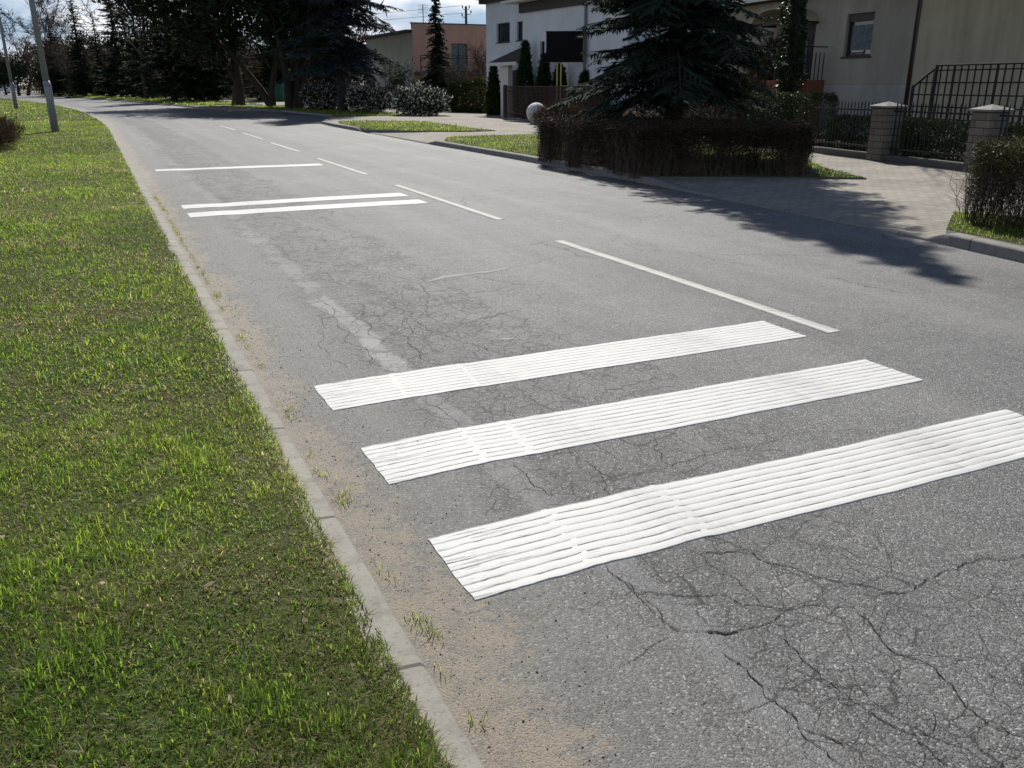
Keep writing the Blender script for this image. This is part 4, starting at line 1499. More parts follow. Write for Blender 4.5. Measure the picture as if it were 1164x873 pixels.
def road_sign(name, label, X, Y, zt, discs, hp):
    root = thing(name, label, 'road sign', (X, Y, .08))
    mb = MB(); mb.tube([(0, 0, -.2), (0, 0, hp)], .04, 8); mb.build('post', M['galv_d'], root)
    for (z, r, rim, face) in discs:
        mb = MB()
        n = 24
        ring = lambda rr, yy: [(rr * math.cos(2 * math.pi * k / n), yy, z + rr * math.sin(2 * math.pi * k / n)) for k in range(n)]
        mb.mesh(ring(r, -.05) + ring(r, -.07), [tuple(range(n - 1, -1, -1))][:0] + [tuple(range(n)), tuple(range(2 * n - 1, n - 1, -1))] + [(k, (k + 1) % n, n + (k + 1) % n, n + k) for k in range(n)])
        o = mb.build('sign_plate', rim, root)
        mb = MB(); mb.mesh(ring(r * .76, -.0745) + ring(r * .76, -.072), [tuple(range(n)), tuple(range(2 * n - 1, n - 1, -1))] + [(k, (k + 1) % n, n + (k + 1) % n, n + k) for k in range(n)])
        mb.build('sign_face', face, o)


x, y = AT(5.5, 150); road_sign('blue_sign', 'round blue road sign far off at the left edge of the photo', x, y, 0, [(ZAT(91.5, 150), .40, M['sign_white'], M['sign_blue'])], ZAT(91.5, 150) + .5)
x, y = AT(47, 150); road_sign('red_sign', 'pair of small red round signs on one post beyond the nearer lamp post', x, y, 0, [(ZAT(84.5, 150), .33, M['sign_white'], M['sign_red']), (ZAT(91, 150), .30, M['sign_white'], M['sign_red'])], ZAT(81, 150))


def van(label, X, Y, rz_):
    root = thing('parked_van', label, 'van', (X, Y, .05), rz_, 'white vehicles parked far up the road')
    mb = MB(); mb.prism([(-2.3, .35), (2.2, .35), (2.35, .6), (2.3, 1.05), (1.55, 1.25), (.95, 2.05), (.6, 2.15), (-2.2, 2.15), (-2.35, 1.9)], -.95, .95); mb.build('body', M['white_car'], root)
    mb = MB(); mb.prism([(.98, 1.32), (1.46, 1.28), (.95, 1.95), (.6, 2.0), (.3, 2.0), (.3, 1.32)], -.958, .958); mb.build('window', M['glass'], root)
    for sx_ in (-1.5, 1.5):
        for sy_ in (-.86, .86):
            mb = MB(); mb.tube([(sx_, sy_ - .11, .34), (sx_, sy_ + .11, .34)], .34, 16); mb.build('wheel', M['tyre'], root)


for px_, Y_, lab in ((3, 172, 'white van parked far up the road behind the blue round sign'), (13, 186, 'white van farthest up the road, just right of the blue sign')):
    x, y = AT(px_, Y_); van(lab, x, y, R(118))

# ------------------------------------------------------------------ concrete ball
x, y = G(609.5, 141, .1)
root = thing('concrete_ball', 'pale grey concrete ball on the pavement at the left end of the hedge', 'ball', (x, y, .1))
mb = MB(); pr = [(.16, 0), (.2, .05)] + [(.40 * math.sin(a), .40 - .40 * math.cos(a) + .03) for a in np.linspace(.5, math.pi - .01, 16)]
mb.lathe(pr, 32); mb.build('ball', M['ball'], root, True)
mb = MB(); mb.lathe([(.24, -.03), (.24, .035), (.2, .05)], 24); mb.build('base', M['dark_conc'], root)


# ------------------------------------------------------------------ buildings
def xf_box(mb, fr, u0, u1, v0, v1, z0, z1, mi=0):
    a, d, nr = fr
    V = []
    for (u, v, z) in [(u0, v0, z0), (u1, v0, z0), (u1, v1, z0), (u0, v1, z0), (u0, v0, z1), (u1, v0, z1), (u1, v1, z1), (u0, v1, z1)]:
        V.append((a[0] + d[0] * u + nr[0] * v, a[1] + d[1] * u + nr[1] * v, z))
    mb.mesh(V, [(3, 2, 1, 0), (4, 5, 6, 7), (0, 1, 5, 4), (1, 2, 6, 5), (2, 3, 7, 6), (3, 0, 4, 7)], mi)


def wall_panel(mb, fr, L, z0, z1, ops, depth=.16):
    a, d, nr = fr
    P = lambda u, v, z: (a[0] + d[0] * u + nr[0] * v, a[1] + d[1] * u + nr[1] * v, z)
    us_ = sorted({0, L} | {o[0] for o in ops} | {o[1] for o in ops}); zs_ = sorted({z0, z1} | {o[2] for o in ops} | {o[3] for o in ops})
    for ua, ub in zip(us_, us_[1:]):
        for za, zb in zip(zs_, zs_[1:]):
            um, zm = (ua + ub) / 2, (za + zb) / 2
            if any(o[0] < um < o[1] and o[2] < zm < o[3] for o in ops): continue
            mb.face([P(ua, 0, za), P(ub, 0, za), P(ub, 0, zb), P(ua, 0, zb)])
    for (u0, u1, za, zb) in ops:
        mb.face([P(u0, 0, za), P(u0, -depth, za), P(u1, -depth, za), P(u1, 0, za)])
        mb.face([P(u0, 0, zb), P(u1, 0, zb), P(u1, -depth, zb), P(u0, -depth, zb)])
        mb.face([P(u0, 0, za), P(u0, 0, zb), P(u0, -depth, zb), P(u0, -depth, za)])
        mb.face([P(u1, 0, za), P(u1, -depth, za), P(u1, -depth, zb), P(u1, 0, zb)])


def window(root, fr, u0, u1, z0, z1, frame, mull=1, curtain=False, blind=0.0, depth=.16, sill=True, name='window'):
    g = .004
    mb = MB(); t = .06
    v0, v1 = -depth + .002, -depth + .06
    xf_box(mb, fr, u0 + g, u0 + t, v0, v1, z0 + g, z1 - g); xf_box(mb, fr, u1 - t, u1 - g, v0, v1, z0 + g, z1 - g)
    xf_box(mb, fr, u0 + t, u1 - t, v0, v1, z0 + g, z0 + t); xf_box(mb, fr, u0 + t, u1 - t, v0, v1, z1 - t, z1 - g)
    for k in range(mull):
        um = u0 + (u1 - u0) * (k + 1) / (mull + 1)
        xf_box(mb, fr, um - .035, um + .035, v0 + .004, v1 - .004, z0 + t, z1 - t)
    o = mb.build(name, frame, root)
    mb = MB(); xf_box(mb, fr, u0 + .01, u1 - .01, v0 - .03, v0 + .012, z0 + .01, z1 - .01); mb.build('pane', M['glass'], o)
    if curtain:
        mb = MB(); n = 28; a, d, nr = fr
        ua, ub = u0 + .12, u1 - .12
        for k in range(n):
            p0 = ua + (ub - ua) * k / n; p1 = ua + (ub - ua) * (k + 1) / n
            w0 = v0 + .014 + .004 * (k % 2); w1 = v0 + .014 + .004 * ((k + 1) % 2)
            Pp = lambda u, v, z: (a[0] + d[0] * u + nr[0] * v, a[1] + d[1] * u + nr[1] * v, z)
            mb.face([Pp(p0, w0, z0 + .18), Pp(p1, w1, z0 + .18), Pp(p1, w1, z1 - blind - .1), Pp(p0, w0, z1 - blind - .1)])
        mb.build('curtain', M['curtain'], o)
    if blind:
        mb = MB(); xf_box(mb, fr, u0 + .02, u1 - .02, v1 - .02, v1 + .03, z1 - blind, z1 - .008); mb.build('shutter_box', M['brown_paint'], o)
    if sill:
        mb = MB(); xf_box(mb, fr, u0 - .06, u1 + .06, -depth + .065, .05, z0 - .045, z0 - .003); mb.build('sill', M['fascia'], o)
    return o


def on_wall(px_, py_, O, rz_, x0=0.0, y0=0.0):
    """photo point -> (x along the wall, z) for the wall plane y = y0 of a building frame"""
    ux = (math.cos(rz_), math.sin(rz_)); uy = (-math.sin(rz_), math.cos(rz_))
    ox, oy = O[0] + uy[0] * y0, O[1] + uy[1] * y0
    dx, dy, dz = ray(px_, py_)
    # dx*t = ox+ux0*k ; dy*t = oy+ux1*k
    det = dx * -ux[1] + ux[0] * dy
    t = (ox * -ux[1] + ux[0] * oy) / det
    k = (dx * oy - dy * ox) / det
    return k, CAM_H + dz * t


# --- grey house on the right
ZB = .11
rH = R(-72)
PX, PY = AT(1033, 25.4)
LH = 10.5
O = (PX - math.cos(rH) * LH, PY - math.sin(rH) * LH)
house = thing('grey_house', 'grey rendered house behind the iron fence with arched door canopy and dark window', 'house', (O[0], O[1], 0), rH)
eave = 4.25
plz = 1.62
wa, za_ = on_wall(958, 65, O, rH); wb, zb_ = on_wall(995, 14, O, rH)
zw0, zw1 = on_wall(976, 64, O, rH)[1], on_wall(976, 15, O, rH)[1]
da, _ = on_wall(893, 60, O, rH); db, _ = on_wall(924.5, 60, O, rH)
zd0, zd1 = on_wall(922, 90, O, rH)[1], on_wall(922, 27, O, rH)[1]
frF = ((0, 0), (1, 0), (0, -1)); frS = ((LH, 0), (0, 1), (1, 0))
mb = MB(); wall_panel(mb, frF, LH, plz, eave, [(wa, wb, zw0, zw1), (da, db, zd0, zd1)])
mb.build('front_wall', M['grey_wall'], house)
mb = MB(); xf_box(mb, ((0, 0), (1, 0), (0, -1)), 0, LH + .02, -.3, .022, 0, plz - .006); mb.build('plinth', M['plinth_wall'], house)
mb = MB(); wall_panel(mb, frS, 9, plz, eave, []); wall_panel(mb, ((LH, 9), (-1, 0), (0, 1)), LH, 0, eave, []); wall_panel(mb, ((0, 9), (0, -1), (-1, 0)), 9, 0, eave, [])
mb.build('side_wall', M['beige_wall'], house)
mb = MB(); xf_box(mb, frS, .001, 9, -.3, .018, 0, plz - .006); mb.build('side_plinth', M['beige_wall'], house)
mb = MB(); mb.tube([(LH + .07, -.07, .1), (LH + .07, -.07, eave - .1), (LH + .02, -.35, eave + .05)], .06, 8); mb.build('downpipe', M['brown_paint'], house, True)
mb = MB(); ov = .45
mb.box(-ov, LH + ov, -ov, 9 + ov, eave, eave + .14)
mb.mesh([(-ov, -ov, eave + .142), (LH + ov, -ov, eave + .142), (LH + ov, 9 + ov, eave + .142), (-ov, 9 + ov, eave + .142), (4, 4.5, eave + 1.7), (LH - 4, 4.5, eave + 1.7)], [(0, 1, 5, 4), (1, 2, 5), (2, 3, 4, 5), (3, 0, 4)])
rf = mb.build('roof', M['roof'], house)
mb = MB(); mb.box(-ov - .06, LH + ov + .06, -ov - .10, -ov - .002, eave + .02, eave + .13); mb.box(LH + ov + .002, LH + ov + .1, -ov, 9, eave + .02, eave + .13); mb.build('gutter', M['fascia_w'], rf)
window(house, frF, wa, wb, zw0, zw1, M['brown_paint'], 0, True, .22)
mb = MB(); xf_box(mb, frF, da + .01, db - .01, -.15, -.10, zd0 + .01, zd1 - .01)
dr = mb.build('door', M['brown_paint'], house)
mb = MB()
for k in range(4):
    zq = zd0 + .25 + k * .42
    xf_box(mb, frF, da + .2, db - .2, -.098, -.085, zq, zq + .28)
mb.build('door_panel', M['fascia'], dr)
mb = MB(); xf_box(mb, frF, db - .5, db - .46, -.097, -.05, zd0 + .1, zd1 - .3); mb.build('handle', M['galv'], dr)
# landing, steps and railing
mb = MB(); xf_box(mb, frF, db - .75, db + .75, .024, 1.15, 0, zd0 - .03); mb.build('landing', M['redbrown'], house)
mb = MB()
rl0, rl1 = zd0 - .03, zd0 + .93
for u in np.linspace(db - .35, db + .70, 9): xf_box(mb, frF, u - .012, u + .012, 1.08, 1.105, rl0, rl1 - .15)
for z in (rl0 + .05, rl1 - .15, rl1): xf_box(mb, frF, db - .4, db + .73, 1.075, 1.11, z, z + .035)
for u in (db - .38, db + .71): xf_box(mb, frF, u - .02, u + .02, 1.07, 1.115, rl0, rl1)
for v in np.linspace(.1, 1.0, 7): xf_box(mb, frF, db + .70, db + .725, v, v + .02, rl0, rl1 - .15)
xf_box(mb, frF, db + .695, db + .73, .03, 1.07, rl1, rl1 + .035)
mb.build('railing', M['black_metal'], house)
# arched canopy
ca, zc0 = on_wall(882, 26, O, rH); cb_, _ = on_wall(931, 24, O, rH)
zc0 = zd1 + .06
mb = MB(); n = 14; cw = (cb_ - ca) / 2; cm = (ca + cb_) / 2
for k in range(n):
    a0, a1 = math.pi * k / n, math.pi * (k + 1) / n
    q = lambda a, rr, v: (cm - math.cos(a) * cw * rr, -v, zc0 + math.sin(a) * .42 * rr)
    for rr, fl in ((1, 1), (.95, -1)):
        mb.face([q(a0, rr, .003), q(a1, rr, .003), q(a1, rr, 1.0), q(a0, rr, 1.0)])
    mb.face([q(a0, .95, 1.0), q(a1, .95, 1.0), q(a1, 1, 1.0), q(a0, 1, 1.0)])
mb.build('canopy', M['canopy'], house)
mb = MB(); xf_box(mb, frF, ca, cb_, .9, 1.02, zc0 - .08, zc0 - .002); xf_box(mb, frF, ca, ca + .05, .003, .9, zc0 - .08, zc0 - .002); xf_box(mb, frF, cb_ - .05, cb_, .003, .9, zc0 - .08, zc0 - .002)
mb.build('canopy_frame', M['brown_paint'], house)

# --- white house
rW = R(-62)
PXw, PYw = AT(553, 50)
white = thing('white_house', 'white flat roofed two storey house with dark roof edges behind the brown fence', 'house', (PXw, PYw, 0), rW)
Ow = (PXw, PYw)
LW, HW, PR, HP_ = 15.0, 5.65, 1.3, 4.75
xp, _ = on_wall(594, 60, Ow, rW, 0, -PR)
frM = ((0, 0), (1, 0), (0, -1)); frP = ((xp, -PR), (1, 0), (0, -1))
w1a, _ = on_wall(564.5, 36, Ow, rW); w1b, _ = on_wall(579.5, 36, Ow, rW)
z10, z11 = on_wall(572, 48, Ow, rW)[1], on_wall(572, 26, Ow, rW)[1]
w2a, _ = on_wall(587.5, 36, Ow, rW); z20, z21 = on_wall(590, 46, Ow, rW)[1], on_wall(590, 24.5, Ow, rW)[1]
d1a, _ = on_wall(580, 88, Ow, rW); d1b = d1a + .95
mb = MB(); wall_panel(mb, frM, LW, 0, HW, [(w1a, w1b, z10, z11), (w2a, w2a + .8, z20, z21), (d1a, d1b, .3, 2.3)])
wall_panel(mb, ((LW, 0), (0, 1), (1, 0)), 9, 0, HW, []); wall_panel(mb, ((LW, 9), (-1, 0), (0, 1)), LW, 0, HW, []); wall_panel(mb, ((0, 9), (0, -1), (-1, 0)), 9, 0, HW, [])
mb.build('main_wall', M['white_wall'], white)
sa, _ = on_wall(614, 57, Ow, rW, 0, -PR); sb, _ = on_wall(619, 57, Ow, rW, 0, -PR)
sz0, sz1 = on_wall(616, 68, Ow, rW, 0, -PR)[1], on_wall(616, 47, Ow, rW, 0, -PR)[1]
LP_ = LW - xp
mb = MB(); wall_panel(mb, frP, LP_, 0, HP_, [(sa - xp, sb - xp, sz0, sz1)]); wall_panel(mb, ((xp, 0), (0, -1), (-1, 0)), PR, 0, HP_, []); wall_panel(mb, ((LW, -PR), (0, 1), (1, 0)), PR, 0, HP_, [])
mb.build('bay_wall', M['white_wall'], white)
window(white, frM, w1a, w1b, z10, z11, M['brown_paint'], 1); window(white, frM, w2a, w2a + .8, z20, z21, M['brown_paint'], 0)
window(white, frP, sa - xp, sb - xp, sz0, sz1, M['brown_paint'], 0)
mb = MB(); xf_box(mb, frM, d1a + .01, d1b - .01, -.15, -.1, .3, 2.29); mb.build('door', M['brown_paint'], white)
mb = MB(); mb.box(-.25, LW + .25, -.3, 9.25, HW, HW + .20); mb.box(-.4, LW + .4, -.45, 9.4, HW + .205, HW + .45)
rf = mb.build('roof', M['fascia'], white)
mb = MB(); mb.box(-.41, LW + .41, -.5, -.452, HW + .38, HW + .46); mb.build('edge_strip', M['dark_conc'], rf)
mb = MB(); mb.box(xp - .12, LW + .1, -PR - .15, -.02, HP_, HP_ + .42)
rf = mb.build('bay_roof', M['fascia'], white)
mb = MB(); mb.box(xp - .8, LW + .3, -PR - .75, -.021, HP_ + .425, HP_ + .53); mb.build('edge_strip', M['fascia_w'], rf)
mb = MB(); xd, _ = on_wall(666, 60, Ow, rW, 0, -PR); mb.tube([(xd, -PR - .07, 0), (xd, -PR - .07, HP_)], .06, 8); mb.build('downpipe', M['galv_d'], white)
# tiled porch
p0, _ = on_wall(556, 75, Ow, rW, 0, -1.5); p1 = xp - .01
mb = MB()
zr0, zr1 = 2.55, 3.35
mb.mesh([(p0, -1.6, zr0), (p1, -1.6, zr0), (p1, -.003, zr1), (p0 + .9, -.003, zr1), (p0, -1.6, zr0 + .07), (p1, -1.6, zr0 + .07), (p1, -.003, zr1 + .07), (p0 + .9, -.003, zr1 + .07)],
        [(3, 2, 1, 0), (4, 5, 6, 7), (0, 1, 5, 4), (1, 2, 6, 5), (2, 3, 7, 6), (3, 0, 4, 7)])
po = mb.build('porch_roof', M['roof'], white)
mb = MB(); mb.box(p0 - .03, p1, -1.66, -1.603, zr0 - .07, zr0 + .08); mb.build('gutter', M['fascia_w'], po)
pc0, _ = on_wall(571, 88, Ow, rW, 0, -1.3); pc1, _ = on_wall(579.5, 88, Ow, rW, 0, -1.3)
mb = MB(); mb.box(pc0, pc1, -1.4, -1.15, 0, zr0 + .02); mb.build('porch_pier', M['cream_wall'], white)

# --- salmon house
rS = R(25)
PXs, PYs = AT(470.5, 62)
sal = thing('salmon_house', 'salmon pink flat roofed house with a pale side wall and balcony door', 'house', (PXs, PYs, 0), rS)
Os = (PXs, PYs)
HS = ZAT(26.5, 62); LS = 9.0
a0, _ = on_wall(513, 64, Os, rS); a1, _ = on_wall(531.5, 64, Os, rS); zz0, zz1 = on_wall(520, 82, Os, rS)[1], on_wall(520, 49.5, Os, rS)[1]
mb = MB(); fr_ = ((0, 0), (1, 0), (0, -1)); wall_panel(mb, fr_, LS, 1.9, HS, [(a0, a1, zz0, zz1)]); mb.build('front_wall', M['salmon_wall'], sal)
mb = MB(); xf_box(mb, fr_, 0, LS, -.2, .015, 0, 1.895); mb.build('lower_wall', M['orange_wall'], sal)
hw = ZAT(37, 62)
mb = MB(); wall_panel(mb, ((0, 11), (0, -1), (-1, 0)), 11, 0, hw, []); wall_panel(mb, ((LS, 0), (0, 1), (1, 0)), 11, 0, HS, []); wall_panel(mb, ((LS, 11), (-1, 0), (0, 1)), LS, 0, hw, [])
mb.build('side_wall', M['cream_wall'], sal)
mb = MB(); mb.box(-.35, LS, .25, 11.3, hw + .003, hw + .2); mb.build('roof', M['fascia'], sal)
mb = MB(); mb.box(-.06, LS + .06, -.07, .24, HS, HS + .07); mb.box(0, LS, .018, .2, hw + .21, HS - .002); mb.build('parapet', M['dark_conc'], sal)
window(sal, fr_, a0, a1, zz0, zz1, M['brown_paint'], 1, True, 0, name='balcony_door')
mb = MB()
for z in (zz0 + .0, zz0 + .85, zz0 + 1.0): xf_box(mb, fr_, a0 - 2.6, LS, 1.0, 1.04, z, z + .035)
for u in np.arange(a0 - 2.6, LS, 1.3): xf_box(mb, fr_, u, u + .04, .995, 1.045, zz0, zz0 + 1.0)
mb.build('railing', M['trellis'], sal)
mb = MB(); xf_box(mb, fr_, a0 - 2.7, LS, .018, 1.1, zz0 - .2, zz0 - .01); mb.build('balcony', M['dark_conc'], sal)
mb = MB(); ax_, _ = on_wall(481, 20, Os, rS, 0, 1.5); mb.tube([(ax_, 1.5, hw), (ax_, 1.5, ZAT(2, 62))], .03, 6)
for z in np.linspace(ZAT(3, 62), ZAT(12, 62), 5): mb.tube([(ax_ - .35, 1.5, z), (ax_ + .35, 1.5, z)], .012, 5)
mb.build('antenna', M['galv_d'], sal)

# utility pole with its wires
ux_, uy_ = AT(531, 84)
pole = thing('utility_pole', 'wooden utility pole with insulators rising behind the salmon house', 'utility pole', (ux_, uy_, 0))
ht = ZAT(7, 84)
mb = MB(); mb.tube([(0, 0, -.1), (0, 0, ht)], [.16, .11], 10); mb.build('pole', M['pole_wood'], pole, True)
for dx_, z in ((-.3, ht - .15), (.3, ht - .15), (-.35, ht - .8), (.45, ht - .55)):
    mb = MB(); mb.tube([(0, 0, z - .15), (dx_ * .8, 0, z - .12), (dx_, 0, z)], .03, 6); mb.lathe([(.03, 0), (.07, .03), (.04, .1), (.07, .14), (.03, .22)], 10, (dx_, 0, z)); mb.build('insulator', M['dark_conc'], pole)
for k, (dz, lab) in enumerate(((.05, 'upper thin power line crossing the sky left of the utility pole'), (-.55, 'lower thin power line crossing the sky left of the utility pole'))):
    mb = MB()
    mb.tube([(ux_ - .3 + (-60) * u, uy_ + 24 * u, ht + dz - 4 * .9 * u * (1 - u)) for u in np.linspace(0, 1, 24)], .018, 5)
    o = mb.build('power_line', M['black_metal']); tag(o, lab, 'cable', 'overhead wires')

# ------------------------------------------------------------------ fences
E1, E2 = Vector((*G(935, 178, .1), 0)), Vector((*G(1092, 198, .1), 0))
fd = (E2 - E1).normalized(); fo = Vector((-fd.y, fd.x, 0))
if fo.x < 0: fo = -fo
rF = math.atan2(fd.y, fd.x)
Of = E1 + fo * .55 - fd * .6
fence = thing('iron_fence', 'black iron picket fence between block pillars on a low wall, before the grey house', 'fence', (Of.x, Of.y, .1), rF)
k1, _ = on_wall(1005, 150, Of, rF); k2, _ = on_wall(1122, 150, Of, rF)
sp_ = k2 - k1
ks = [k1 - sp_, k1, k2, k2 + sp_]
for k in ks[1:]:
    mb = MB(); mb.box(k - .22, k + .22, -.2, .24, 0, 1.06, .012); pl = mb.build('pillar', M['block'], fence)
    mb = MB(); mb.mesh([(k - .265, -.245, 1.063), (k + .265, -.245, 1.063), (k + .265, .285, 1.063), (k - .265, .285, 1.063), (k - .265, -.245, 1.095), (k + .265, -.245, 1.095), (k + .265, .285, 1.095), (k - .265, .285, 1.095), (k, .02, 1.18)],
                       [(3, 2, 1, 0), (0, 1, 5, 4), (1, 2, 6, 5), (2, 3, 7, 6), (3, 0, 4, 7), (4, 5, 8), (5, 6, 8), (6, 7, 8), (7, 4, 8)]); mb.build('cap', M['cap'], pl)
for a, b2 in zip(ks, ks[1:]):
    a_, b_ = a + .222, b2 - .222
    mb = MB(); mb.box(a_, b_, -.1, .14, -.05, .13, .01); mb.build('plinth', M['dark_conc'], fence)
    mb = MB()
    for z in (.24, .98): mb.box(a_, b_, .0, .035, z, z + .035)
    n = int((b_ - a_) / .115)
    for i in range(n):
        u = a_ + (i + .5) * (b_ - a_) / n
        mb.box(u - .009, u + .009, .008, .027, .16, 1.11)
        mb.mesh([(u - .012, .005, 1.11), (u + .012, .005, 1.11), (u + .012, .03, 1.11), (u - .012, .03, 1.11), (u, .0175, 1.19)], [(0, 1, 4), (1, 2, 4), (2, 3, 4), (3, 0, 4)])
    mb.build('picket_panel', M['black_metal'], fence)

# trellis beside the grey house
Ot = E1 + fo * 3.4
kt0, _ = on_wall(1037, 110, Ot, rF); kt1, _ = on_wall(1066, 80, Ot, rF)
tre = thing('garden_trellis', 'dark wooden trellis with a sloping end beside the beige house wall', 'trellis', (Ot.x, Ot.y, .1), rF)
zt_lo, zt_hi = on_wall(1037, 97, Ot, rF)[1] - .1, on_wall(1066, 74, Ot, rF)[1] - .1
kend = kt0 + 7.5
mb = MB()
top = lambda u: zt_hi if u > kt1 else zt_lo + (zt_hi - zt_lo) * (u - kt0) / (kt1 - kt0)
for i, u in enumerate(np.arange(kt0, kend, .21)):
    wv = .03 if i % 6 == 0 else .013
    mb.box(u - wv, u + wv, -.012, .012, 0, top(u))
for z in np.arange(.2, zt_hi + .1, .27):
    us0 = kt0 if z < zt_lo else kt0 + (kt1 - kt0) * (z - zt_lo) / max(zt_hi - zt_lo, .01)
    if us0 < kend: mb.box(us0, kend, .013, .032, z - .014, z + .014)
mb.build('lattice', M['trellis'], tre)
mb = MB()
mb.tube([(kt0, .02, zt_lo), (kt1, .02, zt_hi), (kend, .02, zt_hi)], .03, 6); mb.tube([(kt0, -.03, 0), (kt0, -.03, zt_lo)], .035, 6); mb.tube([(kt1, -.03, 0), (kt1, -.03, zt_hi)], .04, 6)
mb.build('frame', M['trellis'], tre)

# brown fence before the white house
bx, by = G(572, 135.5, .1)
rB = R(-62)
k9, _ = on_wall(688, 110, (bx, by), rB)
bf = thing('brown_fence', 'rusty brown picket fence before the white house and its thujas', 'fence', (bx, by, .1), rB)
mb = MB(); hb = 1.42
nb = int(k9 / .11)
for i in range(nb): mb.box(i * .11 + .02, i * .11 + .052, -.012, .012, .08, hb)
for z in (.25, 1.2, hb - .02): mb.box(0, k9, .014, .045, z, z + .045)
mb.build('pickets', M['rust_fence'], bf)
for u in np.linspace(0, k9, 5):
    mb = MB(); mb.box(u - .07, u + .07, .05, .19, 0, hb + .08, .01); mb.build('post', M['rust_fence'], bf)
mb = MB(); mb.box(-.1, k9 + .1, -.06, .048, -.05, .075); mb.build('plinth', M['dark_conc'], bf)

# dark garden wall with sloped caps, running away along the road
wx0, wy0 = G(516, 126, .1)
rD = math.atan2(math.cos(R(30)), -math.sin(R(30)))
dw = thing('garden_wall', 'dark garden wall with grey sloping pillar caps behind the variegated bushes', 'wall', (wx0, wy0, .1), rD)
kd = [on_wall(p, 90, (wx0, wy0), rD)[0] for p in (515, 484.5, 454, 421, 389)]
for k in kd:
    mb = MB(); mb.box(k - .25, k + .25, -.25, .25, 0, 1.72, .01); pl = mb.build('pillar', M['dark_conc'], dw)
    mb = MB(); mb.mesh([(k - .34, -.34, 1.723), (k + .34, -.34, 1.723), (k + .34, .34, 1.723), (k - .34, .34, 1.723), (k - .34, -.34, 1.86), (k + .34, -.34, 1.78), (k + .34, .34, 1.78), (k - .34, .34, 1.86)],
                       [(3, 2, 1, 0), (4, 5, 6, 7), (0, 1, 5, 4), (1, 2, 6, 5), (2, 3, 7, 6), (3, 0, 4, 7)]); mb.build('cap', M['cap'], pl)
for a, b2 in zip(kd, kd[1:]):
    mb = MB(); mb.box(a + .252, b2 - .252, -.1, .1, 0, 1.35)
    mb.build('panel', M['dark_conc'], dw)

# green fence far behind the multi-stem trees
kg0, kg1 = on_wall(346, 105, (wx0, wy0), rD)[0], on_wall(298, 105, (wx0, wy0), rD)[0]
gx, gy = wx0 + math.cos(rD) * kg0, wy0 + math.sin(rD) * kg0
gf = thing('green_fence', 'green picket gate and fence seen between the leaning trunks', 'fence', (gx, gy, .1), rD)
mb = MB(); Lg = kg1 - kg0
for i in range(int(Lg / .22)): mb.box(i * .22, i * .22 + .09, -.01, .01, .1, 1.55)
for z in (.3, 1.35): mb.box(0, Lg, .012, .06, z, z + .06)
mb.build('pickets', M['green_fence'], gf)
for u in np.linspace(0, Lg, 6):
    mb = MB(); mb.box(u - .12, u + .12, .065, .3, 0, 1.75, .01); mb.build('post', M['green_fence'], gf)
xw, yw = AT(269 + 22, 104)
# ------------------------------------------------------------------ board on posts
Yb = 38.5
bxx, byy = AT(641, Yb)
bd = thing('notice_board', 'black board on yellow metal posts standing before the white house', 'board', (bxx, byy, .1), R(-8))
zb0, zb1 = ZAT(70, Yb) - .1, ZAT(36, Yb) - .1
mb = MB(); mb.box(-.77, .77, -.05, .0, zb0, zb1, .012); b_ = mb.build('panel', M['black_board'], bd)
for zq in (zb0, zb1):
    mb = MB(); mb.box(-.80, .80, .002, .04, zq - .03, zq + .03); mb.build('backing_rail', M['black_metal'], b_)
for u in (-.30, -.14, .17):
    mb = MB(); mb.tube([(u, .08, -.05), (u, .08, zb1 - .1)], .032, 8); mb.build('post', M['yellow_post'], bd)
for z in (.5, .95, 1.45):
    mb = MB(); mb.tube([(-.14, .085, z), (.17, .085, z)], .02, 6); mb.build('cross_bar', M['yellow_post'], bd)

# small brick post and stone under the spruce
x, y = AT(729, 31); root = thing('brick_post', 'short brick post with pale cap under the big spruce', 'post', (x, y, .1))
mb = MB(); mb.box(-.11, .11, -.11, .11, 0, ZAT(119.5, 31) - .1, .01); mb.build('shaft', M['brick_red'], root)
mb = MB(); zq = ZAT(119.5, 31) - .098; mb.box(-.15, .15, -.15, .15, zq, zq + .06, .015); mb.build('cap', M['cap'], root)
x, y = AT(707.5, 31.5)
mb = MB(); mb.lathe([(.13, -.05), (.22, .12), (.24, .3), (.19, .44), (.08, .52), (.01, .54)], 14)
o = mb.build('field_stone', M['stone'], None, True, (x, y, .1)); o.scale = (1, .8, 1); tag(o, 'rounded grey garden stone left of the short brick post', 'stone')

# ------------------------------------------------------------------ hedges and shrubs
twig_hedge('clipped_hedge', 'long low clipped hedge of dark twigs before the big spruce', 'hedge', HPOLY, .11, .80, 2700, 130000, 21, 'hedge_leaf', .38, leaf=.034)
sx0, sy0 = G(1098, 257, .12)
twig_hedge('clipped_shrub', 'clipped twiggy olive shrub at the right edge of the photo', 'shrub', [(sx0, sy0), (sx0 + .55, sy0 - 1.0), (sx0 + 1.9, sy0 - 1.3), (sx0 + 2.2, sy0 + .2), (sx0 + 1.1, sy0 + 1.25), (sx0 + .35, sy0 + .75)], .11, .86, 1200, 44000, 22, 'olive_leaf', .38, leaf=.026, twr=.003)

for (px_, Y_, sxy, h_, lab) in ((877, 23.6, .50, None, 'box shrub clipped square, left one of two behind the iron fence'), (921, 23.0, .66, None, 'wider clipped box shrub, right one of two, by the house landing')):
    x, y = AT(px_, Y_)
    leafy('box_shrub', lab, 'shrub', (x, y, .1), (sxy, .5, ZAT(107, Y_) - .1), 15000, 'box', 'box', int(px_), .045, .013, R(-15), 'clipped box shrubs by the iron fence')
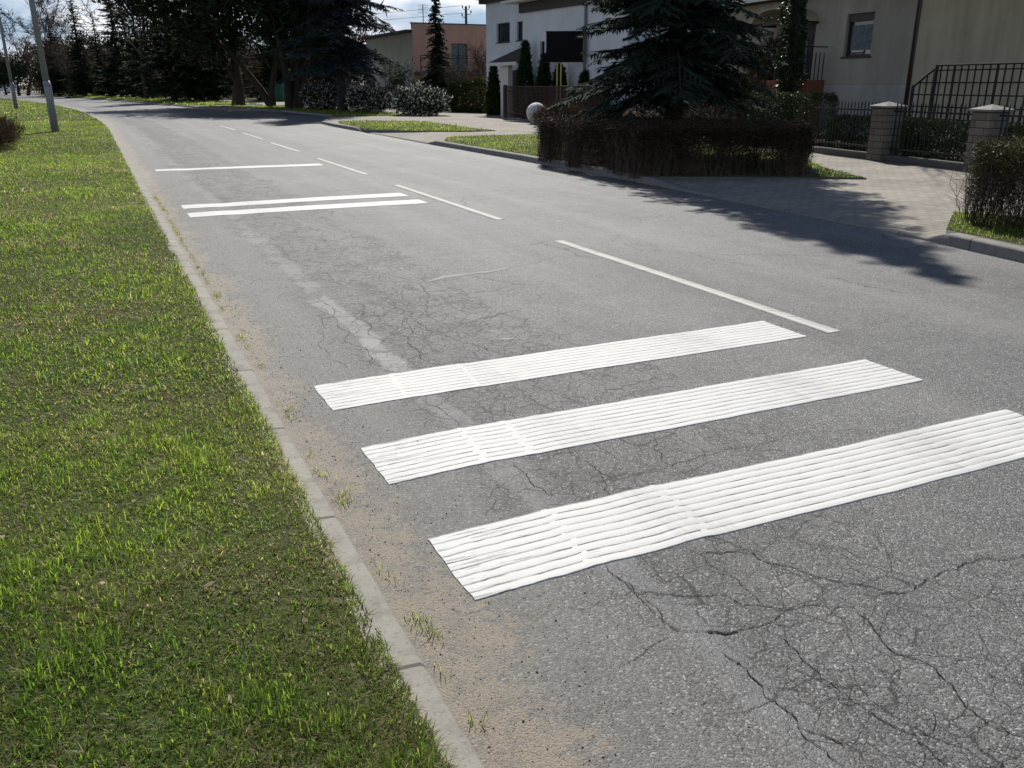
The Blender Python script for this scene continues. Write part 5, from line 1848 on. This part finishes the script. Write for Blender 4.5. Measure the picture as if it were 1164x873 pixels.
# hedge directly behind the pickets
for k in range(3):
    c = Of + fd * (ks[k] + sp_ / 2) + fo * .75
    leafy('evergreen_hedge', ['evergreen hedge behind the leftmost panel of the iron fence', 'evergreen hedge behind the fence panel between the two block pillars', 'evergreen hedge behind the fence panel right of the second block pillar'][k], 'hedge', (c.x, c.y, .1), (sp_ / 2 - .08, .42, .80), 15000, 'box', 'green_hedge', 60 + k, .05, .014, rF, 'hedge sections behind the iron fence')

for (px_, Y_, sxy, yt, mat, lab, cat, nl) in (
        (478, 46.5, 1.45, 97, 'varieg', 'white flecked variegated bush, rightmost of three along the garden wall', 'bush', 9000),
        (419, 52, 1.35, 100, 'varieg', 'white flecked variegated bush, middle one, right of the blue spruce trunk', 'bush', 8000),
        (366, 56, 1.35, 94, 'varieg', 'cream flecked variegated bush, leftmost one, left of the blue spruce trunk', 'bush', 8000)):
    x, y = AT(px_, Y_)
    leafy('variegated_bush', lab, cat, (x, y, .1), (sxy, .9, ZAT(yt, Y_) - .1), nl, 'ball', mat, int(px_), .12, .038, 0, 'variegated bushes along the pavement')
x, y = AT(537, 52); leafy('green_hedge', 'green clipped hedge between the garden wall and the brown fence', 'hedge', (x, y, .1), (1.35, .8, ZAT(92, 52) - .1), 9000, 'box', 'green_hedge', 5, .11, .035, R(-40))
# thujas before the white house
for i, (px_, Y_, yt, wv, lab) in enumerate(((597, 42.4, 49, .52, 'tall dark thuja, left one beside the tiled porch'), (618.5, 40.8, 64, .48, 'shorter dark thuja in the gap left of the black board'), (636, 39.6, 76, .5, 'thuja half hidden behind the yellow posts'),
                                           (561, 47.2, 76, .42, 'small light green thuja at the porch corner'), (665, 38.6, 84, .55, 'low thuja right of the yellow posts behind the fence'))):
    x, y = AT(px_, Y_)
    leafy('thuja', lab, 'thuja', (x, y, .1), (wv, wv, ZAT(yt, Y_) - .1), 6500, 'column', 'thuja' if i != 3 else 'green_hedge', 30 + i, .13, .03, 0, 'thujas before the white house', .9)
# brown shrubs near the spruce and the house
x, y = AT(815, 25.5); leafy('brown_bush', 'dense dark brown bush behind the big spruce', 'bush', (x, y, .1), (1.9, .8, 1.75), 15000, 'ball', 'brown', 71, .16, .010, 0, None, .8)
x, y = AT(880, 31); leafy('brown_bush', 'tall reddish brown shrub left of the ivy covered trunk', 'bush', (x, y, .1), (1.0, .8, ZAT(50, 31) - .1), 11000, 'ball', 'brown', 72, .30, .010, 0, None, 1.2)
x, y = AT(716, 29); leafy('dry_grass_tuft', 'tan tuft of dry ornamental grass behind the hedge', 'grass', (x, y, .1), (1.1, .4, .62), 5000, 'ball', 'drygrass', 73, .16, .007, 0, None, 1.0, False)
x, y = AT(640, 30); leafy('twiggy_bush', 'sunlit twiggy brown bush at the feet of the yellow posts', 'bush', (x, y, .1), (.95, .5, ZAT(121, 30) - .1), 8000, 'ball', 'brown', 74, .18, .007, 0, None, .9)
# vines on the brown fence
x, y = AT(670, 37.5); leafy('climbing_plant', 'leafy climber on the right part of the brown fence', 'plant', (x, y, .1), (.9, .25, 1.35), 4500, 'box', 'thuja', 75, .10, .028, rB)
# bare bush at the left edge
x, y = AT(-34, 23)
leafy('bramble_bush', 'low brown leafless bramble bush at the left edge of the verge', 'bush', (x - .3, y, .1), (1.05, 3.6, .66), 26000, 'ball', 'brown', 76, .20, .006, R(30), None, .8)
x, y = G(18.5, 140, .1); bare_tree('thin leafless sapling beside the bramble bush', (x, y, .12), .55, .012, 2, 77, name='sapling', cat='sapling', minr=.005)

# ------------------------------------------------------------------ trees
x, y = AT(767, 19.9)
spruce('big dark spruce behind the hedge, its lowest boughs almost on the hedge', (x, y, .1), 13.5, 2.62, 1.5, 'spruce', 41, 42, 11, 13, droop=.33, tw=.32, prune=2.0)
x, y = AT(388, 53.5)
spruce('broad blue spruce on a bare trunk beside the left variegated bush', (x, y, .1), 18, 3.3, 2.7, 'spruce_blue', 42, 30, 10, 10, droop=.36, name='blue_spruce', wmul=2.2, taper=.58)
x, y = AT(497, 56)
spruce('narrow dark conifer standing before the salmon house', (x, y, .1), ZAT(-24, 56), 1.3, .35, 'conifer', 43, 34, 8, 7, droop=.42, name='narrow_conifer', wmul=2.6, taper=1.0, tw=.34)
x, y = AT(436, 60)
bare_tree('green pine showing right of the blue spruce, against the pale wall', (x, y, .1), 1.45, .12, 3, 44, leaf='pine', name='pine_tree', leaf_n=20, leaf_s=.32, leaf_w=.03, spread=.6, bark='bark')

cons = [(196, 84, 19, 3.6, .9, 'large dark conifer with drooping boughs, widest of the roadside row'), (137, 108, 16.5, 3.0, .8, 'dark pointed conifer in the roadside row, left of the widest one'),
        (95, 116, 13.0, 2.7, .6, 'dark conifer with a spire top near the left end of the roadside row'), (116, 124, 9.8, 2.6, .6, 'lower conifer filling the gap between two spires of the row'),
        (161, 100, 11.0, 2.4, .6, 'smaller dark conifer pressed against the widest one'), (243, 86, 16, 3.6, 2.4, 'dark conifer behind the left multi-stem tree'), (318, 92, 18, 4.2, 3.0, 'tall dark conifer behind the leaning trunks'),
        (372, 78, 17, 3.4, 3.0, 'dark conifer half hidden behind the blue spruce'), (172, 118, 15, 3.2, 1.0, 'distant dark conifer behind the roadside row'),
        (66, 126, 10.5, 3.0, .5, 'low dark conifer behind the nearer lamp post'), (150, 114, 12.5, 2.8, .6, 'dark conifer squeezed between the pointed one and the widest one'), (224, 94, 16, 3.4, .8, 'dark conifer right behind the widest one of the row')]
protos = {}
for i, (px_, Y_, h_, R_, z0_, lab) in enumerate(cons):
    x, y = AT(px_, Y_)
    kind = 'a' if i % 2 == 0 else 'b'
    if kind not in protos:
        protos[kind] = spruce(lab, (x, y, .1), 16.0, 3.0 if kind == 'a' else 2.7, .9, 'conifer', 50 + i, 30, 8, 7, 'dark conifers along the far side of the road', .30, 'conifer', 'bark', .9, .32, 4.0)
        protos[kind].scale = (R_ / 3.0, R_ / 3.0, h_ / 16)
    else:
        copy_thing(protos[kind], (x, y, .1), i * 1.7, lab, (R_ / 3.0, R_ / 3.0, h_ / 16), 'dark conifers along the far side of the road')

# multi-stem and leaning trees in the bed beyond the bay
x, y = G(271, 120, .1); bare_tree('stout dark tree with a dense crown at the left end of the tree bed', (x, y, .1), 5.0, .42, 4, 61, ((.05, 0, 1),), leaf='conifer', leaf_n=42, leaf_s=.75, leaf_w=.09, spread=.55, name='dense_tree', bark='bark', minr=.02)
x, y = G(309, 121, .1); bare_tree('tree with a trunk leaning left over the green fence', (x, y, .1), 4.6, .26, 4, 62, ((-.34, 0, 1), (.12, .1, 1)), leaf='conifer', leaf_n=24, leaf_s=.8, leaf_w=.08, name='leaning_tree', bark='bark', minr=.018, up=.22, twigs=3)
x, y = G(334, 123.5, .1); bare_tree('multi-stem tree fanning out beside the blue spruce', (x, y, .1), 4.8, .26, 4, 63, ((-.30, 0, 1), (.08, 0, 1), (.30, .1, 1), (0, .1, 1)), leaf='conifer', leaf_n=18, leaf_s=.8, leaf_w=.08, name='multi_stem_tree', bark='bark', minr=.018, sep=.9, twigs=3)
# bare trees against the sky
for i, (px_, Y_, L_, r_, lab) in enumerate(((52, 128, 4.6, .30, 'tall leafless tree behind the nearer lamp post'), (78, 122, 4.4, .26, 'leafless tree leaning right between two conifer spires'), (30, 140, 3.6, .24, 'leafless tree at the left end of the row'),
                                            (112, 132, 4.4, .28, 'leafless tree rising behind the spire topped conifer'), (165, 96, 4.4, .22, 'leafless tree with spreading limbs left of the widest conifer'), (222, 96, 4.6, .26, 'leafless tree right of the widest conifer'))):
    x, y = AT(px_, Y_)
    bare_tree(lab, (x, y, .1), L_, r_, 4, 80 + i, ((.02 + .1 * (i % 3 == 1), 0, 1),), group='leafless trees behind the roadside conifers', twigs=8, minr=.026, spread=.5)
for i, (px_, Y_, L_, lab) in enumerate(((20, 138, 2.2, 'dark pine with a ragged crown between the two lamp posts'), (5, 150, 1.7, 'smaller ragged pine at the left edge of the photo'), (58, 136, 1.9, 'dark pine behind the nearer lamp post'))):
    x, y = AT(px_, Y_)
    bare_tree(lab, (x, y, .1), L_, .2, 3, 90 + i, leaf='conifer', name='pine_tree', leaf_n=34, leaf_s=.65, leaf_w=.09, spread=.7, bark='bark', minr=.02, group='pines at the far left', up=.05)
# brown undergrowth, one by one, between and behind the row
for i, (px_, Y_, w_, h_, lab) in enumerate(((75, 134, 4.0, 4.2, 'brown leafless thicket behind the spire topped conifer'), (130, 126, 5.0, 4.0, 'brown leafless thicket behind the pointed conifers'), (186, 112, 5.0, 4.5, 'brown leafless thicket behind the widest conifer'),
                                            (238, 98, 4.5, 3.6, 'brown leafless thicket left of the stout tree'), (290, 112, 6.0, 4.0, 'brown thicket behind the green fence'), (345, 96, 4.5, 4.5, 'brown thicket behind the multi-stem tree'))):
    x, y = AT(px_, Y_)
    leafy('thicket', lab, 'bush', (x, y, .1), (w_, 2.0, h_), 9000, 'ball', 'brown', 100 + i, .8, .03, 0, 'brown thickets behind the roadside trees', 1.0)
# far wood
rngw = np.random.default_rng(31)
P_ = []
for px_ in np.linspace(40, 420, 46):
    Y_ = rngw.uniform(165, 200); x, y = AT(px_, Y_)
    q, d = blob_points(900, rngw, 'ball'); q = q * np.array([5, 4, rngw.uniform(7, 12)]); P_.append(q + np.array([x, y, 0]))
P_ = np.concatenate(P_); dd = rngw.normal(0, .55, P_.shape) + np.array([0, 0, .5])
o = leaf_obj('far_wood', P_, P_ + dd, .12, M['brown'], None, rngw); tag(o, 'far off brown wood closing the view behind the conifers', 'wood', None, 'stuff')

# ivy covered trunk by the grey house
x, y = AT(896, 25.6)
iv = thing('ivy_tree', 'thick ivy covered tree trunk before the door of the grey house', 'tree', (x, y, .1))
mb = MB(); mb.tube([(0, 0, -.1), (.02, 0, 1.5), (.0, 0, 4), (.05, 0, 7)], [.2, .16, .13, .09], 10); mb.build('trunk', M['bark'], iv, True)
rngi = np.random.default_rng(17); n = 9000
z = rngi.uniform(0, 6.6, n); a = rngi.uniform(0, 6.28, n); rr = (.23 + .06 * np.sin(3 * a + z * 1.7) + .04 * np.sin(z * 5 + a)) * (1 + rngi.normal(0, .16, n)) * np.clip(1.15 - z * .03, .8, 1.2)
P_ = np.stack([np.cos(a) * rr, np.sin(a) * rr, z], 1); dd = np.stack([np.cos(a), np.sin(a), -.6 + 0 * a], 1) + rngi.normal(0, .7, P_.shape)
leaf_obj('ivy', P_, P_ + dd * .055, .024, M['ivy'], iv, rngi)
out_, tips_ = [], []
grow(rngi, np.array([.05, 0, 6.8]), np.array([0, 0, 1.]), 2.0, .08, 3, out_, tips_, .6)
V, Q = segs([a[0] for a in out_], [a[1] for a in out_], [max(a[2], .01) for a in out_], [max(a[3], .008) for a in out_], 5); np_mesh('crown', V, [Q], M['twig'], iv, True)
# small bare tree before the salmon house
x, y = AT(541, 54); bare_tree('small leafless garden tree before the salmon house balcony', (x, y, .1), 1.25, .07, 4, 19, ((-.25, 0, 1), (.3, 0, 1)), minr=.012, twigs=3, spread=.55)

# ------------------------------------------------------------------ render settings
scene.render.engine = 'CYCLES'
scene.cycles.use_denoising = True
scene.cycles.max_bounces = 5
scene.cycles.diffuse_bounces = 2
scene.cycles.transparent_max_bounces = 4
scene.cycles.sample_clamp_indirect = 6
vs_ = scene.view_settings
scene.display_settings.display_device = 'sRGB'
vs_.view_transform = 'Standard'
vs_.look = 'None'
vs_.exposure = 0.18
vs_.gamma = 1.0
vs_.use_curve_mapping = False
